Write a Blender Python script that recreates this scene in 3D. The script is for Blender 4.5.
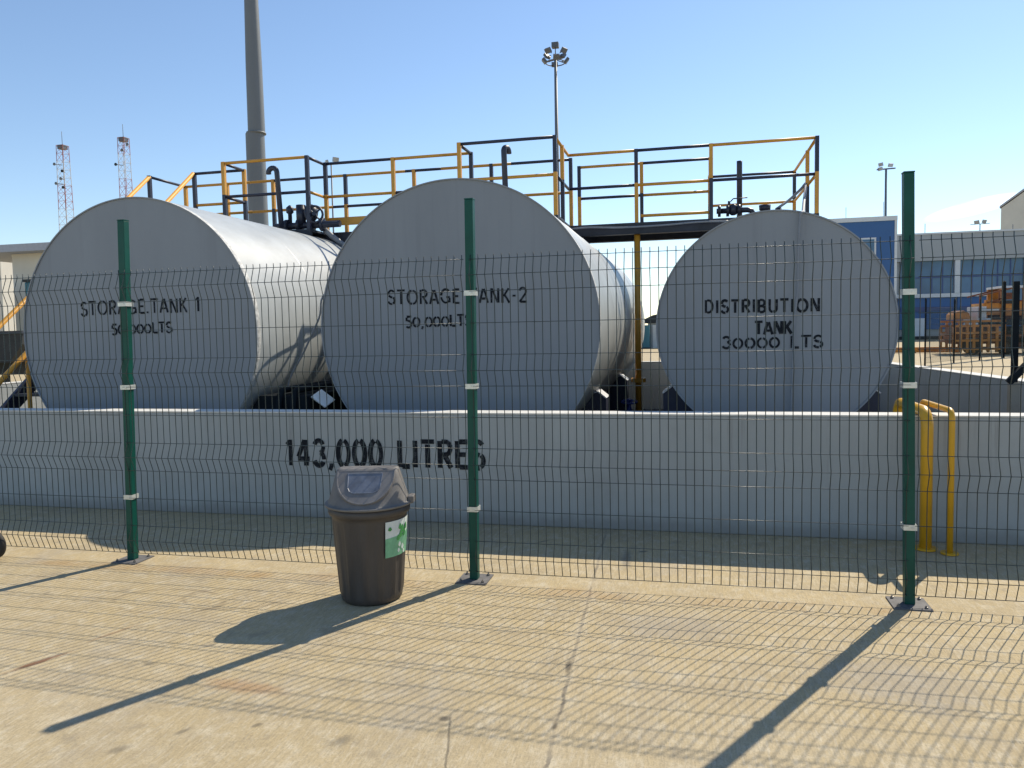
import bpy, math, random
from mathutils import Vector, Matrix
R = math.radians
random.seed(7)
for o in list(bpy.data.objects): bpy.data.objects.remove(o)
S = bpy.context.scene
COL = S.collection

# ------------------------------------------------------------------ camera
F_PX, PITCH, ROLL, PPY, YAW, CAM_H = 765.99, 0.0656, -0.0201, 380.2, 0.2319, 1.6
fw = Vector((-math.sin(YAW)*math.cos(PITCH), math.cos(YAW)*math.cos(PITCH), -math.sin(PITCH)))
rt = Vector((math.cos(YAW), math.sin(YAW), 0)); up = rt.cross(fw)
rt2 = math.cos(ROLL)*rt + math.sin(ROLL)*up
up2 = -math.sin(ROLL)*rt + math.cos(ROLL)*up
cd = bpy.data.cameras.new('camera'); cam = bpy.data.objects.new('camera', cd); COL.objects.link(cam)
M3 = Matrix((rt2, up2, -fw)).transposed()
cam.matrix_world = Matrix.Translation((0, 0, CAM_H)) @ M3.to_4x4()
cd.sensor_width = 36; cd.lens = F_PX/1024*36; cd.shift_y = (PPY-384)/1024
cd.clip_start = .05; cd.clip_end = 5000
S.camera = cam

# ------------------------------------------------------------------ sky, sun, exposure
SUN_EL, SUN_AZ = R(44.6), R(30.0)          # azimuth measured from +Y towards +X
w = bpy.data.worlds.new('World'); S.world = w; w.use_nodes = True
nt = w.node_tree; nt.nodes.clear()
out = nt.nodes.new('ShaderNodeOutputWorld'); bg = nt.nodes.new('ShaderNodeBackground')
sky = nt.nodes.new('ShaderNodeTexSky'); sky.sky_type = 'NISHITA'; sky.sun_disc = False
sky.sun_elevation = SUN_EL; sky.sun_rotation = SUN_AZ
sky.altitude = 0; sky.air_density = 1.0; sky.dust_density = 0.1; sky.ozone_density = 2.4
bg.inputs['Strength'].default_value = .112
# one thin wisp of cloud, low in the sky
tc = nt.nodes.new('ShaderNodeTexCoord'); mp = nt.nodes.new('ShaderNodeMapping')
mp.vector_type = 'POINT'
mp.inputs['Location'].default_value = (-.302*9, 0, -.126*60)
mp.inputs['Rotation'].default_value = (0, 0, 0)
mp.inputs['Scale'].default_value = (9, 0, 60)
sh = nt.nodes.new('ShaderNodeVectorMath'); sh.operation = 'ADD'
sx = nt.nodes.new('ShaderNodeSeparateXYZ'); nt.links.new(tc.outputs['Generated'], sx.inputs[0])
ln = nt.nodes.new('ShaderNodeVectorMath'); ln.operation = 'LENGTH'
nz = nt.nodes.new('ShaderNodeTexNoise'); nz.inputs['Scale'].default_value = 1.0; nz.inputs['Detail'].default_value = 6
mp2 = nt.nodes.new('ShaderNodeMapping'); mp2.inputs['Scale'].default_value = (25, 25, 110); mp2.inputs['Rotation'].default_value = (0, R(-8), 0)
# slope the wisp: z' = z - .2*(x-.302)
mz = nt.nodes.new('ShaderNodeMath'); mz.operation = 'MULTIPLY_ADD'; mz.inputs[1].default_value = -.2
nt.links.new(sx.outputs[0], mz.inputs[0]); nt.links.new(sx.outputs[2], mz.inputs[2])
cb = nt.nodes.new('ShaderNodeCombineXYZ'); nt.links.new(sx.outputs[0], cb.inputs[0]); nt.links.new(mz.outputs[0], cb.inputs[2])
mp.inputs['Location'].default_value = (-.302*23, 0, -(.124-.2*.302)*125); mp.inputs['Scale'].default_value = (23, 0, 125)
nt.links.new(cb.outputs[0], mp.inputs[0]); nt.links.new(mp.outputs[0], ln.inputs[0])
nt.links.new(tc.outputs['Generated'], mp2.inputs[0]); nt.links.new(mp2.outputs[0], nz.inputs['Vector'])
mr = nt.nodes.new('ShaderNodeMapRange'); mr.inputs[1].default_value = 0; mr.inputs[2].default_value = 1.1; mr.inputs[3].default_value = 1; mr.inputs[4].default_value = 0
nt.links.new(ln.outputs['Value'], mr.inputs[0])
mr2 = nt.nodes.new('ShaderNodeMapRange'); mr2.inputs[1].default_value = .30; mr2.inputs[2].default_value = .72
nt.links.new(nz.outputs[0], mr2.inputs[0])
sgt = nt.nodes.new('ShaderNodeMath'); sgt.operation = 'GREATER_THAN'; sgt.inputs[1].default_value = 0
nt.links.new(sx.outputs[1], sgt.inputs[0])
mu = nt.nodes.new('ShaderNodeMath'); mu.operation = 'MULTIPLY'; nt.links.new(mr.outputs[0], mu.inputs[0]); nt.links.new(mr2.outputs[0], mu.inputs[1])
mu2 = nt.nodes.new('ShaderNodeMath'); mu2.operation = 'MULTIPLY'; nt.links.new(mu.outputs[0], mu2.inputs[0]); nt.links.new(sgt.outputs[0], mu2.inputs[1])
mu3 = nt.nodes.new('ShaderNodeMath'); mu3.operation = 'MULTIPLY'; mu3.inputs[1].default_value = 1.0; nt.links.new(mu2.outputs[0], mu3.inputs[0])
mx = nt.nodes.new('ShaderNodeMix'); mx.data_type = 'RGBA'
nt.links.new(mu3.outputs[0], mx.inputs['Factor']); nt.links.new(sky.outputs[0], mx.inputs[6]); mx.inputs[7].default_value = (24, 24, 24, 1)
nt.links.new(mx.outputs[2], bg.inputs['Color']); nt.links.new(bg.outputs[0], out.inputs[0])

sl = bpy.data.lights.new('sun', 'SUN'); sl.energy = 3.8; sl.angle = R(.42); sl.color = (1, .90, .73)
so = bpy.data.objects.new('sun', sl); COL.objects.link(so); so.location = (20, 34, 40)
sd = Vector((math.sin(SUN_AZ)*math.cos(SUN_EL), math.cos(SUN_AZ)*math.cos(SUN_EL), math.sin(SUN_EL)))
so.rotation_euler = sd.to_track_quat('Z', 'Y').to_euler()
vs = S.view_settings
S.display_settings.display_device = 'sRGB'
vs.view_transform = 'Standard'; vs.look = 'None'; vs.exposure = .55; vs.gamma = 1; vs.use_curve_mapping = False

# ------------------------------------------------------------------ materials
def mat(name, col, rough=.6, metal=0., var=.12, scale=6., bump=0., bscale=40., spec=.5, streak=None, coat=0.):
    m = bpy.data.materials.new(name); m.use_nodes = True
    n = m.node_tree; b = n.nodes['Principled BSDF']
    b.inputs['Roughness'].default_value = rough; b.inputs['Metallic'].default_value = metal
    b.inputs['Specular IOR Level'].default_value = spec; b.inputs['Coat Weight'].default_value = coat
    t = n.nodes.new('ShaderNodeTexCoord'); mpn = n.nodes.new('ShaderNodeMapping')
    n.links.new(t.outputs['Object'], mpn.inputs[0])
    if streak: mpn.inputs['Scale'].default_value = streak
    no = n.nodes.new('ShaderNodeTexNoise'); no.inputs['Scale'].default_value = scale; no.inputs['Detail'].default_value = 7; no.inputs['Roughness'].default_value = .62
    n.links.new(mpn.outputs[0], no.inputs['Vector'])
    r = n.nodes.new('ShaderNodeValToRGB'); r.color_ramp.elements[0].position = .3; r.color_ramp.elements[1].position = .7
    lo = [max(0, c*(1-var)) for c in col]; hi = [min(1, c*(1+var)) for c in col]
    r.color_ramp.elements[0].color = (*lo, 1); r.color_ramp.elements[1].color = (*hi, 1)
    n.links.new(no.outputs[0], r.inputs[0]); n.links.new(r.outputs[0], b.inputs['Base Color'])
    if bump:
        n2 = n.nodes.new('ShaderNodeTexNoise'); n2.inputs['Scale'].default_value = bscale; n2.inputs['Detail'].default_value = 4
        n.links.new(t.outputs['Object'], n2.inputs['Vector'])
        bp = n.nodes.new('ShaderNodeBump'); bp.inputs['Strength'].default_value = bump; bp.inputs['Distance'].default_value = .01
        n.links.new(n2.outputs[0], bp.inputs['Height']); n.links.new(bp.outputs[0], b.inputs['Normal'])
    return m
M = dict(
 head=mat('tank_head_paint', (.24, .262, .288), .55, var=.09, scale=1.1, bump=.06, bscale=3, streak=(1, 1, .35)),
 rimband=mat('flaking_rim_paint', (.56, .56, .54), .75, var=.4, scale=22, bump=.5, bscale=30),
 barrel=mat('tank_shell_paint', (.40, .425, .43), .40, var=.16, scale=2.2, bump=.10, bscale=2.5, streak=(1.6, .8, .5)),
 wall=mat('painted_bund_render', (.36, .385, .39), .75, var=.09, scale=1.6, bump=.25, bscale=35, streak=(1, 1, .45)),
 walltop=mat('bund_cap_cement', (.62, .61, .57), .85, var=.12, scale=5, bump=.2),
 letter=mat('stencil_black_paint', (.008, .010, .015), .95, var=.35, scale=14, spec=.1),
 green=mat('green_post_paint', (.002, .068, .050), .42, var=.15, scale=8, spec=.3),
 wire=mat('green_wire_coating', (.016, .032, .034), .32, var=.1),
 clamp=mat('galvanised_clamp', (.62, .64, .6), .35, .3, var=.15, scale=30),
 plate=mat('base_plate_steel', (.13, .125, .125), .8, .0, var=.3, scale=20),
 bolt=mat('bolt_steel', (.25, .24, .23), .4, .7),
 yellow=mat('yellow_rail_paint', (.62, .30, .035), .45, var=.12, scale=7),
 black=mat('black_rail_paint', (.018, .022, .045), .42, var=.2),
 deck=mat('dark_deck_steel', (.03, .033, .045), .6, var=.3),
 navy=mat('navy_saddle_paint', (.014, .02, .05), .5, var=.2),
 edge=mat('saddle_edge_steel', (.55, .56, .58), .5, var=.1),
 pipey=mat('yellow_pipe_paint', (.66, .36, .02), .35, var=.1, scale=5),
 pipek=mat('dark_pipe_paint', (.025, .03, .05), .4, var=.2),
 pipeg=mat('grey_pipe_paint', (.25, .26, .28), .5, var=.15),
 blue=mat('blue_paint', (.02, .05, .26), .4, var=.1),
 hose=mat('grey_hose_rubber', (.22, .24, .27), .6, var=.1),
 bin=mat('dark_bin_plastic', (.052, .046, .043), .5, var=.25, scale=5, bump=.08, bscale=60, streak=(1, 1, .3)),
 lid=mat('bin_lid_plastic', (.15, .142, .135), .62, var=.3, scale=6, bump=.06, bscale=60),
 flap=mat('bin_flap_plastic', (.17, .16, .155), .6, var=.3, scale=8),
 flapc=mat('sky_tinted_flap_centre', (.15, .165, .20), .32, var=.3, scale=14),  # bluish tint: sky reflection put into the panel colour
 white=mat('white_paint', (.78, .78, .76), .55, var=.06),
 sgreen=mat('sticker_green', (.17, .42, .25), .5, var=.2, scale=18),
 dgreen=mat('sticker_dark_green', (.05, .26, .07), .5, var=.2),
 swhite=mat('sticker_white', (.62, .68, .66), .5, var=.1, scale=12),
 cream=mat('cream_wall_render', (.62, .59, .52), .85, var=.07, scale=.5),
 roofgrey=mat('roof_slab_grey', (.38, .40, .45), .8, var=.08),
 bluewall=mat('blue_cladding', (.03, .115, .31), .5, var=.06, scale=.4),
 trim=mat('white_trim', (.62, .66, .70), .6, var=.05),
 panel=mat('grey_cladding', (.36, .39, .41), .55, var=.05, scale=.3),
 glass=mat('blue_glass', (.05, .14, .26), .2, var=.3, scale=.25),
 dkblue=mat('dark_blue_panel', (.03, .07, .22), .4, var=.3, scale=.3),
 galv=mat('galvanised_mast', (.15, .165, .18), .55, .1, var=.10, scale=.8, streak=(1, 1, .2)),
 lampm=mat('floodlight_body', (.10, .11, .13), .5, var=.2),
 lens=mat('floodlight_glass', (.35, .37, .38), .2, var=.1),
 red=mat('mast_red_paint', (.36, .13, .11), .6, var=.1),
 mwhite=mat('mast_white_paint', (.52, .50, .50), .6, var=.1),
 orange=mat('orange_machine_paint', (.50, .20, .035), .55, var=.4, scale=2.5),
 rust=mat('rust_brown', (.17, .06, .03), .7, var=.4, scale=4),
 tyre=mat('black_rubber', (.02, .019, .018), .75, var=.2),
 rim=mat('dull_rim', (.10, .07, .05), .6, var=.3),
 teal=mat('teal_paint', (.02, .13, .18), .5, var=.1),
 slate=mat('dark_slate', (.032, .035, .036), .8, var=.2),
 bundfloor=mat('darkened_bund_floor', (.10, .10, .097), .85, var=.35, scale=1.2, bump=.2),  # darkened to cut light bounced onto the tanks and side wall
 pale=mat('pale_lime_wash', (.58, .58, .54), .85, var=.1, scale=1.5),
 dark=mat('dark_post_and_shade_paint', (.010, .014, .018), .8, var=.3, spec=.12),  # dark posts, and the block standing in for shade
 tan=mat('tan_cement', (.30, .27, .22), .85, var=.15, scale=6),
)

def ground_mat():
    m = bpy.data.materials.new('broomed_concrete'); m.use_nodes = True
    n = m.node_tree; L = n.links; b = n.nodes['Principled BSDF']; b.inputs['Roughness'].default_value = .85
    b.inputs['Specular IOR Level'].default_value = .3
    g = n.nodes.new('ShaderNodeNewGeometry'); pos = g.outputs['Position']
    def noise(scale, detail=6, sc=None, rot=0, rough=.6):
        v = pos
        if sc:
            mm = n.nodes.new('ShaderNodeMapping'); mm.inputs['Scale'].default_value = sc; mm.inputs['Rotation'].default_value = (0, 0, rot)
            L.new(pos, mm.inputs[0]); v = mm.outputs[0]
        t = n.nodes.new('ShaderNodeTexNoise'); t.inputs['Scale'].default_value = scale; t.inputs['Detail'].default_value = detail; t.inputs['Roughness'].default_value = rough
        L.new(v, t.inputs['Vector']); return t.outputs[0]
    def mrange(v, a, bb, c, d):
        r = n.nodes.new('ShaderNodeMapRange'); r.interpolation_type = 'SMOOTHSTEP'
        for i, k in enumerate((a, bb, c, d)): r.inputs[i+1].default_value = k
        L.new(v, r.inputs[0]); return r.outputs[0]
    def math_(op, a, bb=None, cc=None):
        q = n.nodes.new('ShaderNodeMath'); q.operation = op
        for i, k in enumerate((a, bb, cc)):
            if k is None: continue
            if isinstance(k, (int, float)): q.inputs[i].default_value = k
            else: L.new(k, q.inputs[i])
        return q.outputs[0]
    def mix(fac, a, bb):
        q = n.nodes.new('ShaderNodeMix'); q.data_type = 'RGBA'
        if isinstance(fac, (int, float)): q.inputs[0].default_value = fac
        else: L.new(fac, q.inputs[0])
        for i, k in ((6, a), (7, bb)):
            if isinstance(k, tuple): q.inputs[i].default_value = (*k, 1)
            else: L.new(k, q.inputs[i])
        return q.outputs[2]
    def g_y():
        q = n.nodes.new('ShaderNodeSeparateXYZ'); L.new(pos, q.inputs[0]); return q.outputs[1]
    c = mix(mrange(noise(.55, 5), .35, .65, 0, 1), (.43, .342, .20), (.51, .425, .28))
    dust = mrange(math_('ADD', g_y(), math_('MULTIPLY', noise(1.2, 6), 2.2)), 3.3, 4.7, 0, .65)      # ochre dust gathers towards the fence
    c = mix(dust, c, (.50, .385, .20))
    c = mix(mrange(noise(2.3, 8), .4, .75, 0, .5), c, (.33, .27, .18))
    c = mix(mrange(noise(9, 8, rough=.7), .47, .70, 0, .6), c, (.60, .53, .39))
    streak = noise(1, 6, (100, 13, 1), R(-7), .7)           # broom marks
    c = mix(mrange(streak, .43, .66, 0, .46), c, (.27, .225, .15))
    streak2 = noise(1, 5, (48, 9, 1), R(-5), .7)
    c = mix(mrange(streak2, .49, .68, 0, .38), c, (.60, .54, .42))
    c = mix(mrange(noise(120, 3), .50, .74, 0, .5), c, (.20, .165, .11))
    c = mix(mrange(noise(45, 5, rough=.75), .52, .72, 0, .38), c, (.64, .55, .38))
    c = mix(mrange(noise(26, 6, rough=.75), .54, .74, 0, .45), c, (.25, .20, .13))
    c = mix(mrange(noise(5.5, 7, rough=.72), .54, .69, 0, .48), c, (.25, .21, .15))
    c = mix(mrange(noise(1.3, 6, (1, .6, 1), R(20), .7), .52, .68, 0, .35), c, (.36, .32, .26))
    sp = n.nodes.new('ShaderNodeSeparateXYZ'); L.new(pos, sp.inputs[0]); X, Y = sp.outputs[0], sp.outputs[1]
    # slab joint and a hairline crack, both wandering a little
    wob = math_('MULTIPLY', math_('SUBTRACT', noise(1.8, 6, rough=.7), .5), .10)
    jx = math_('ADD', math_('MULTIPLY_ADD', Y, -.0426, -.417), wob)
    dj = math_('ABSOLUTE', math_('SUBTRACT', X, jx))
    thick = math_('MULTIPLY', mrange(noise(3.1, 4), .35, .7, .15, 1), .85)
    c = mix(math_('MULTIPLY', mrange(dj, .003, .012, 1, 0), thick), c, (.07, .06, .05))
    c = mix(math_('MULTIPLY', mrange(dj, .0, .07, 1, 0), .12), c, (.62, .56, .46))
    dj2 = math_('ABSOLUTE', math_('SUBTRACT', math_('ADD', math_('MULTIPLY_ADD', Y, -.28, -.16), math_('MULTIPLY', wob, .6)), X))
    c = mix(math_('MULTIPLY', math_('MULTIPLY', mrange(dj2, .002, .008, 1, 0), mrange(Y, 2.9, 3.0, 1, 0)), .6), c, (.09, .08, .06))
    # ochre stain along the foot of the fence
    df = math_('ABSOLUTE', math_('SUBTRACT', Y, math_('ADD', 4.50, math_('MULTIPLY', wob, 1.2))))
    st = math_('MULTIPLY', mrange(df, .01, .13, 1, 0), mrange(noise(1.1, 5), .42, .66, .0, .5))
    c = mix(st, c, (.33, .17, .045))
    # oil and rust spots
    def spot(x, y, rx, ry, rot, col, k, soft=.25):
        nonlocal c
        mm = n.nodes.new('ShaderNodeMapping'); mm.vector_type = 'TEXTURE'
        mm.inputs['Location'].default_value = (x, y, 0); mm.inputs['Rotation'].default_value = (0, 0, rot); mm.inputs['Scale'].default_value = (rx, ry, 1)
        L.new(pos, mm.inputs[0])
        ll = n.nodes.new('ShaderNodeVectorMath'); ll.operation = 'LENGTH'; L.new(mm.outputs[0], ll.inputs[0])
        d = math_('ADD', ll.outputs['Value'], math_('MULTIPLY', math_('SUBTRACT', noise(14, 6, rough=.7), .5), 1.1))
        c = mix(math_('MULTIPLY', mrange(d, soft, 1.0, 1, 0), k), c, col)
    spot(-3.17, 3.06, .21, .03, R(66), (.13, .04, .02), .8)
    spot(-3.07, 3.45, .20, .02, R(70), (.22, .09, .04), .4)
    spot(-1.35, 2.68, .075, .045, R(50), (.10, .09, .07), .55)
    spot(-1.005, 2.92, .035, .03, 0, (.06, .05, .04), .7)
    spot(-2.18, 2.45, .06, .035, R(40), (.10, .09, .07), .5)
    spot(-2.0, 3.02, .30, .08, R(-6), (.34, .17, .07), .45)
    spot(-.58, 3.5, .02, .12, R(4), (.04, .035, .03), .7)
    spot(-.55, 2.95, .018, .05, R(8), (.05, .04, .03), .6)
    spot(.9, 3.6, .5, .35, 0, (.30, .27, .23), .45)
    spot(-.1, 4.1, .45, .3, 0, (.30, .27, .23), .35)
    spot(-2.6, 3.15, .05, .03, R(10), (.12, .11, .09), .5)
    spot(-.35, 5.45, .06, .02, R(30), (.05, .05, .05), .8)
    spot(-1.1, 5.6, .10, .02, R(45), (.07, .07, .06), .6)
    spot(-2.7, 3.7, .4, .15, 0, (.33, .28, .2), .4)
    spot(-.75, 2.42, .05, .03, R(20), (.09, .08, .06), .5)
    spot(-1.75, 2.72, .03, .02, R(50), (.09, .08, .06), .6)
    spot(-2.02, 2.62, .05, .02, R(60), (.10, .09, .07), .5)
    spot(.35, 2.55, .03, .02, R(10), (.07, .06, .05), .5)
    spot(-1.25, 2.35, .09, .03, R(70), (.12, .10, .08), .45)
    spot(1.62, 2.75, .02, .012, R(-20), (.05, .05, .03), .8)
    spot(-.45, 5.25, .05, .35, R(3), (.14, .13, .12), .5)
    spot(-2.45, 3.4, .06, .03, R(30), (.12, .11, .10), .5)
    for (x, y, rx, ry, k_) in ((-3.1, 3.95, .36, .20, .30), (-2.75, 4.05, .30, .17, .25)):    # tyre scuffs
        mm = n.nodes.new('ShaderNodeMapping'); mm.vector_type = 'TEXTURE'
        mm.inputs['Location'].default_value = (x, y, 0); mm.inputs['Scale'].default_value = (rx, ry, 1); L.new(pos, mm.inputs[0])
        ll = n.nodes.new('ShaderNodeVectorMath'); ll.operation = 'LENGTH'; L.new(mm.outputs[0], ll.inputs[0])
        dd = math_('ABSOLUTE', math_('SUBTRACT', ll.outputs['Value'], 1.0))
        c = mix(math_('MULTIPLY', math_('MULTIPLY', mrange(dd, .0, .10, 1, 0), mrange(noise(4, 4), .4, .6, 0, 1)), k_*1.6), c, (.16, .12, .08))
    L.new(c, b.inputs['Base Color'])
    hb = math_('ADD', math_('MULTIPLY', streak, .7), math_('MULTIPLY', noise(60, 5), .5))
    bp = n.nodes.new('ShaderNodeBump'); bp.inputs['Strength'].default_value = .6; bp.inputs['Distance'].default_value = .007
    L.new(hb, bp.inputs['Height']); L.new(bp.outputs[0], b.inputs['Normal'])
    return m
def worn_letters():
    m = M['letter']; n = m.node_tree; b = n.nodes['Principled BSDF']; r = [q for q in n.nodes if q.type == 'VALTORGB'][0]
    no = [q for q in n.nodes if q.type == 'TEX_NOISE'][0]; no.inputs['Scale'].default_value = 24; no.inputs['Roughness'].default_value = .75
    e = r.color_ramp.elements; e[0].position = .5; e[0].color = (.016, .019, .024, 1); e[1].position = .78; e[1].color = (.13, .14, .15, 1)
worn_letters()
def grimy(m, zt, sx_=1.):
    # splash line near the ground, thin runs from the top edge
    n = m.node_tree; L = n.links; b = n.nodes['Principled BSDF']; src = b.inputs['Base Color'].links[0].from_socket
    g = n.nodes.new('ShaderNodeNewGeometry'); s_ = n.nodes.new('ShaderNodeSeparateXYZ'); L.new(g.outputs['Position'], s_.inputs[0])
    def nz(sc, scale, d=5):
        mm = n.nodes.new('ShaderNodeMapping'); mm.inputs['Scale'].default_value = sc; L.new(g.outputs['Position'], mm.inputs[0])
        t = n.nodes.new('ShaderNodeTexNoise'); t.inputs['Scale'].default_value = scale; t.inputs['Detail'].default_value = d; t.inputs['Roughness'].default_value = .7; L.new(mm.outputs[0], t.inputs['Vector']); return t.outputs[0]
    def mr_(v, a, bb, c, d):
        q = n.nodes.new('ShaderNodeMapRange'); q.interpolation_type = 'SMOOTHSTEP'
        for i, k in enumerate((a, bb, c, d)): q.inputs[i+1].default_value = k
        L.new(v, q.inputs[0]); return q.outputs[0]
    def mul(a, bb):
        q = n.nodes.new('ShaderNodeMath'); q.operation = 'MULTIPLY'; L.new(a, q.inputs[0]); L.new(bb, q.inputs[1]); return q.outputs[0]
    def add(a, k, bb):
        q = n.nodes.new('ShaderNodeMath'); q.operation = 'MULTIPLY_ADD'; L.new(a, q.inputs[0]); q.inputs[1].default_value = k; L.new(bb, q.inputs[2]); return q.outputs[0]
    def mx_(f, a, col):
        q = n.nodes.new('ShaderNodeMix'); q.data_type = 'RGBA'; L.new(f, q.inputs[0]); L.new(a, q.inputs[6]); q.inputs[7].default_value = (*col, 1); return q.outputs[2]
    zz = add(nz((1, 1, 1), 3.5), -.22, s_.outputs[2])
    c = mx_(mr_(zz, -.09, .05, .5, 0), src, (.16, .15, .14))
    c = mx_(mul(mr_(nz((9, 9, .35), 1.6), .56, .72, 0, .5), mr_(s_.outputs[2], zt*.3, zt, .15, 1)), c, (.20, .20, .19))
    c = mx_(mr_(nz((1, 1, 1.6), 4, 8), .60, .72, 0, .4), c, (.42, .43, .42))
    c = mx_(mr_(nz((1, 1, .8), 1.1, 8), .52, .70, 0, .35), c, (.25, .26, .255))
    L.new(c, b.inputs['Base Color'])
grimy(M['wall'], .93)
def drips(m, col):
    n = m.node_tree; L = n.links; b = n.nodes['Principled BSDF']; src = b.inputs['Base Color'].links[0].from_socket
    g = n.nodes.new('ShaderNodeNewGeometry'); mm = n.nodes.new('ShaderNodeMapping'); mm.inputs['Scale'].default_value = (11, 1, .5); L.new(g.outputs['Position'], mm.inputs[0])
    t = n.nodes.new('ShaderNodeTexNoise'); t.inputs['Scale'].default_value = 1.3; t.inputs['Detail'].default_value = 6; L.new(mm.outputs[0], t.inputs['Vector'])
    q = n.nodes.new('ShaderNodeMapRange'); q.inputs[1].default_value = .56; q.inputs[2].default_value = .76; q.inputs[4].default_value = .2; L.new(t.outputs[0], q.inputs[0])
    x = n.nodes.new('ShaderNodeMix'); x.data_type = 'RGBA'; L.new(q.outputs[0], x.inputs[0]); L.new(src, x.inputs[6]); x.inputs[7].default_value = (*col, 1); L.new(x.outputs[2], b.inputs['Base Color'])
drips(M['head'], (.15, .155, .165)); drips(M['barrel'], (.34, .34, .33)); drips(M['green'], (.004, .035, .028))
M['ground'] = ground_mat()

# ------------------------------------------------------------------ mesh helper
class MB:
    def __init__(s): s.v = []; s.f = []; s.m = []; s.s = []; s.mi = 0
    def face(s, idx, smooth=False): s.f.append(tuple(idx)); s.m.append(s.mi); s.s.append(smooth)
    def box(s, x0, x1, y0, y1, z0, z1):
        return s.obox(Vector(((x0+x1)/2, (y0+y1)/2, (z0+z1)/2)), Vector((1, 0, 0)), Vector((0, 1, 0)), Vector((0, 0, 1)), (x1-x0)/2, (y1-y0)/2, (z1-z0)/2)
    def obox(s, c, a, b, d, ha, hb, hd):
        k = len(s.v); c = Vector(c)
        for i in (-1, 1):
            for j in (-1, 1):
                for l in (-1, 1): s.v.append(c + a*ha*i + b*hb*j + d*hd*l)
        for q in ((0, 1, 3, 2), (4, 6, 7, 5), (0, 4, 5, 1), (2, 3, 7, 6), (0, 2, 6, 4), (1, 5, 7, 3)): s.face([k+t for t in q])
        return s
    def bar(s, p, q, wd, ht=None):
        p, q = Vector(p), Vector(q); ax = (q-p).normalized()
        ref = Vector((0, 0, 1)) if abs(ax.z) < .95 else Vector((0, 1, 0))
        sd_ = ax.cross(ref).normalized(); u_ = sd_.cross(ax)
        return s.obox((p+q)/2, ax, sd_, u_, (q-p).length/2, wd/2, (ht or wd)/2)
    def tube(s, pts, r, n=10, cap=True, smooth=True):
        pts = [Vector(p) for p in pts]; N = len(pts); rr = r if isinstance(r, (list, tuple)) else [r]*N
        prev = None; rings = []
        for i, p in enumerate(pts):
            a = pts[max(0, i-1)]; b = pts[min(N-1, i+1)]; t = (b-a).normalized()
            if prev is None:
                ref = Vector((0, 0, 1)) if abs(t.z) < .9 else Vector((1, 0, 0)); nx = t.cross(ref).normalized()
            else:
                nx = (prev - t*prev.dot(t)).normalized()
            prev = nx; ny = t.cross(nx); k = len(s.v)
            for j in range(n):
                an = 2*math.pi*(j+.5)/n; s.v.append(p + nx*math.cos(an)*rr[i] + ny*math.sin(an)*rr[i])
            rings.append(k)
        for a, b in zip(rings, rings[1:]):
            for j in range(n): s.face((a+j, a+(j+1) % n, b+(j+1) % n, b+j), smooth)
        if cap:
            s.face([rings[0]+j for j in range(n)][::-1]); s.face([rings[-1]+j for j in range(n)])
        return s
    def lathe(s, c, prof, n=40, axis='z', smooth=True, cap0=False, cap1=False, rfun=None):
        c = Vector(c); rings = []
        for (r, h) in prof:
            k = len(s.v)
            for j in range(n):
                an = 2*math.pi*j/n; rad = r*(rfun(an, h) if rfun else 1)
                x, y = math.cos(an)*rad, math.sin(an)*rad
                s.v.append(c + (Vector((x, y, h)) if axis == 'z' else Vector((x, h, y)) if axis == 'y' else Vector((h, x, y))))
            rings.append(k)
        for a, b in zip(rings, rings[1:]):
            for j in range(n): s.face((a+j, a+(j+1) % n, b+(j+1) % n, b+j), smooth)
        if cap0: s.face([rings[0]+j for j in range(n)][::-1])
        if cap1: s.face([rings[-1]+j for j in range(n)])
        return s
    def prism(s, poly, y0, y1):                     # polygon in XZ, extruded along Y
        k = len(s.v); n = len(poly)
        for y in (y0, y1):
            for (x, z) in poly: s.v.append(Vector((x, y, z)))
        s.face(range(k, k+n)); s.face(range(k+2*n-1, k+n-1, -1))
        for i in range(n): j = (i+1) % n; s.face((k+i, k+n+i, k+n+j, k+j))
        return s
    def prismx(s, poly, x0, x1):                    # polygon in YZ, extruded along X
        k = len(s.v); n = len(poly)
        for x in (x0, x1):
            for (y, z) in poly: s.v.append(Vector((x, y, z)))
        s.face(range(k, k+n)); s.face(range(k+2*n-1, k+n-1, -1))
        for i in range(n): j = (i+1) % n; s.face((k+i, k+n+i, k+n+j, k+j))
        return s
    def build(s, name, mats, parent=None, origin=None, bevel=0):
        me = bpy.data.meshes.new(name)
        org = Vector(ORG[parent.name]) if parent else Vector(origin or (0, 0, 0))
        me.from_pydata([v-org for v in s.v], [], s.f)
        for m_ in (mats if isinstance(mats, (list, tuple)) else [mats]): me.materials.append(M[m_])
        me.polygons.foreach_set('material_index', s.m); me.polygons.foreach_set('use_smooth', s.s)
        import bmesh
        b = bmesh.new(); b.from_mesh(me); bmesh.ops.recalc_face_normals(b, faces=b.faces); b.to_mesh(me); b.free()
        me.update()
        o = bpy.data.objects.new(name, me); COL.objects.link(o)
        if parent: o.parent = parent
        else: o.location = org
        ORG[o.name] = org
        if bevel:
            bv = o.modifiers.new('bevel', 'BEVEL'); bv.width = bevel; bv.segments = 2; bv.limit_method = 'ANGLE'; bv.angle_limit = R(50)
        return o
ORG = {}
def tag(o, label, cat, group=None):
    o['label'] = label; o['category'] = cat
    if group: o['group'] = group
    return o
def thing(name, label, cat, loc, group=None):
    o = bpy.data.objects.new(name, None); o.empty_display_size = .2; COL.objects.link(o); o.location = loc; ORG[o.name] = Vector(loc)
    return tag(o, label, cat, group)
def kids(o): return [c for c in bpy.data.objects if c.parent == o]
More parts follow.
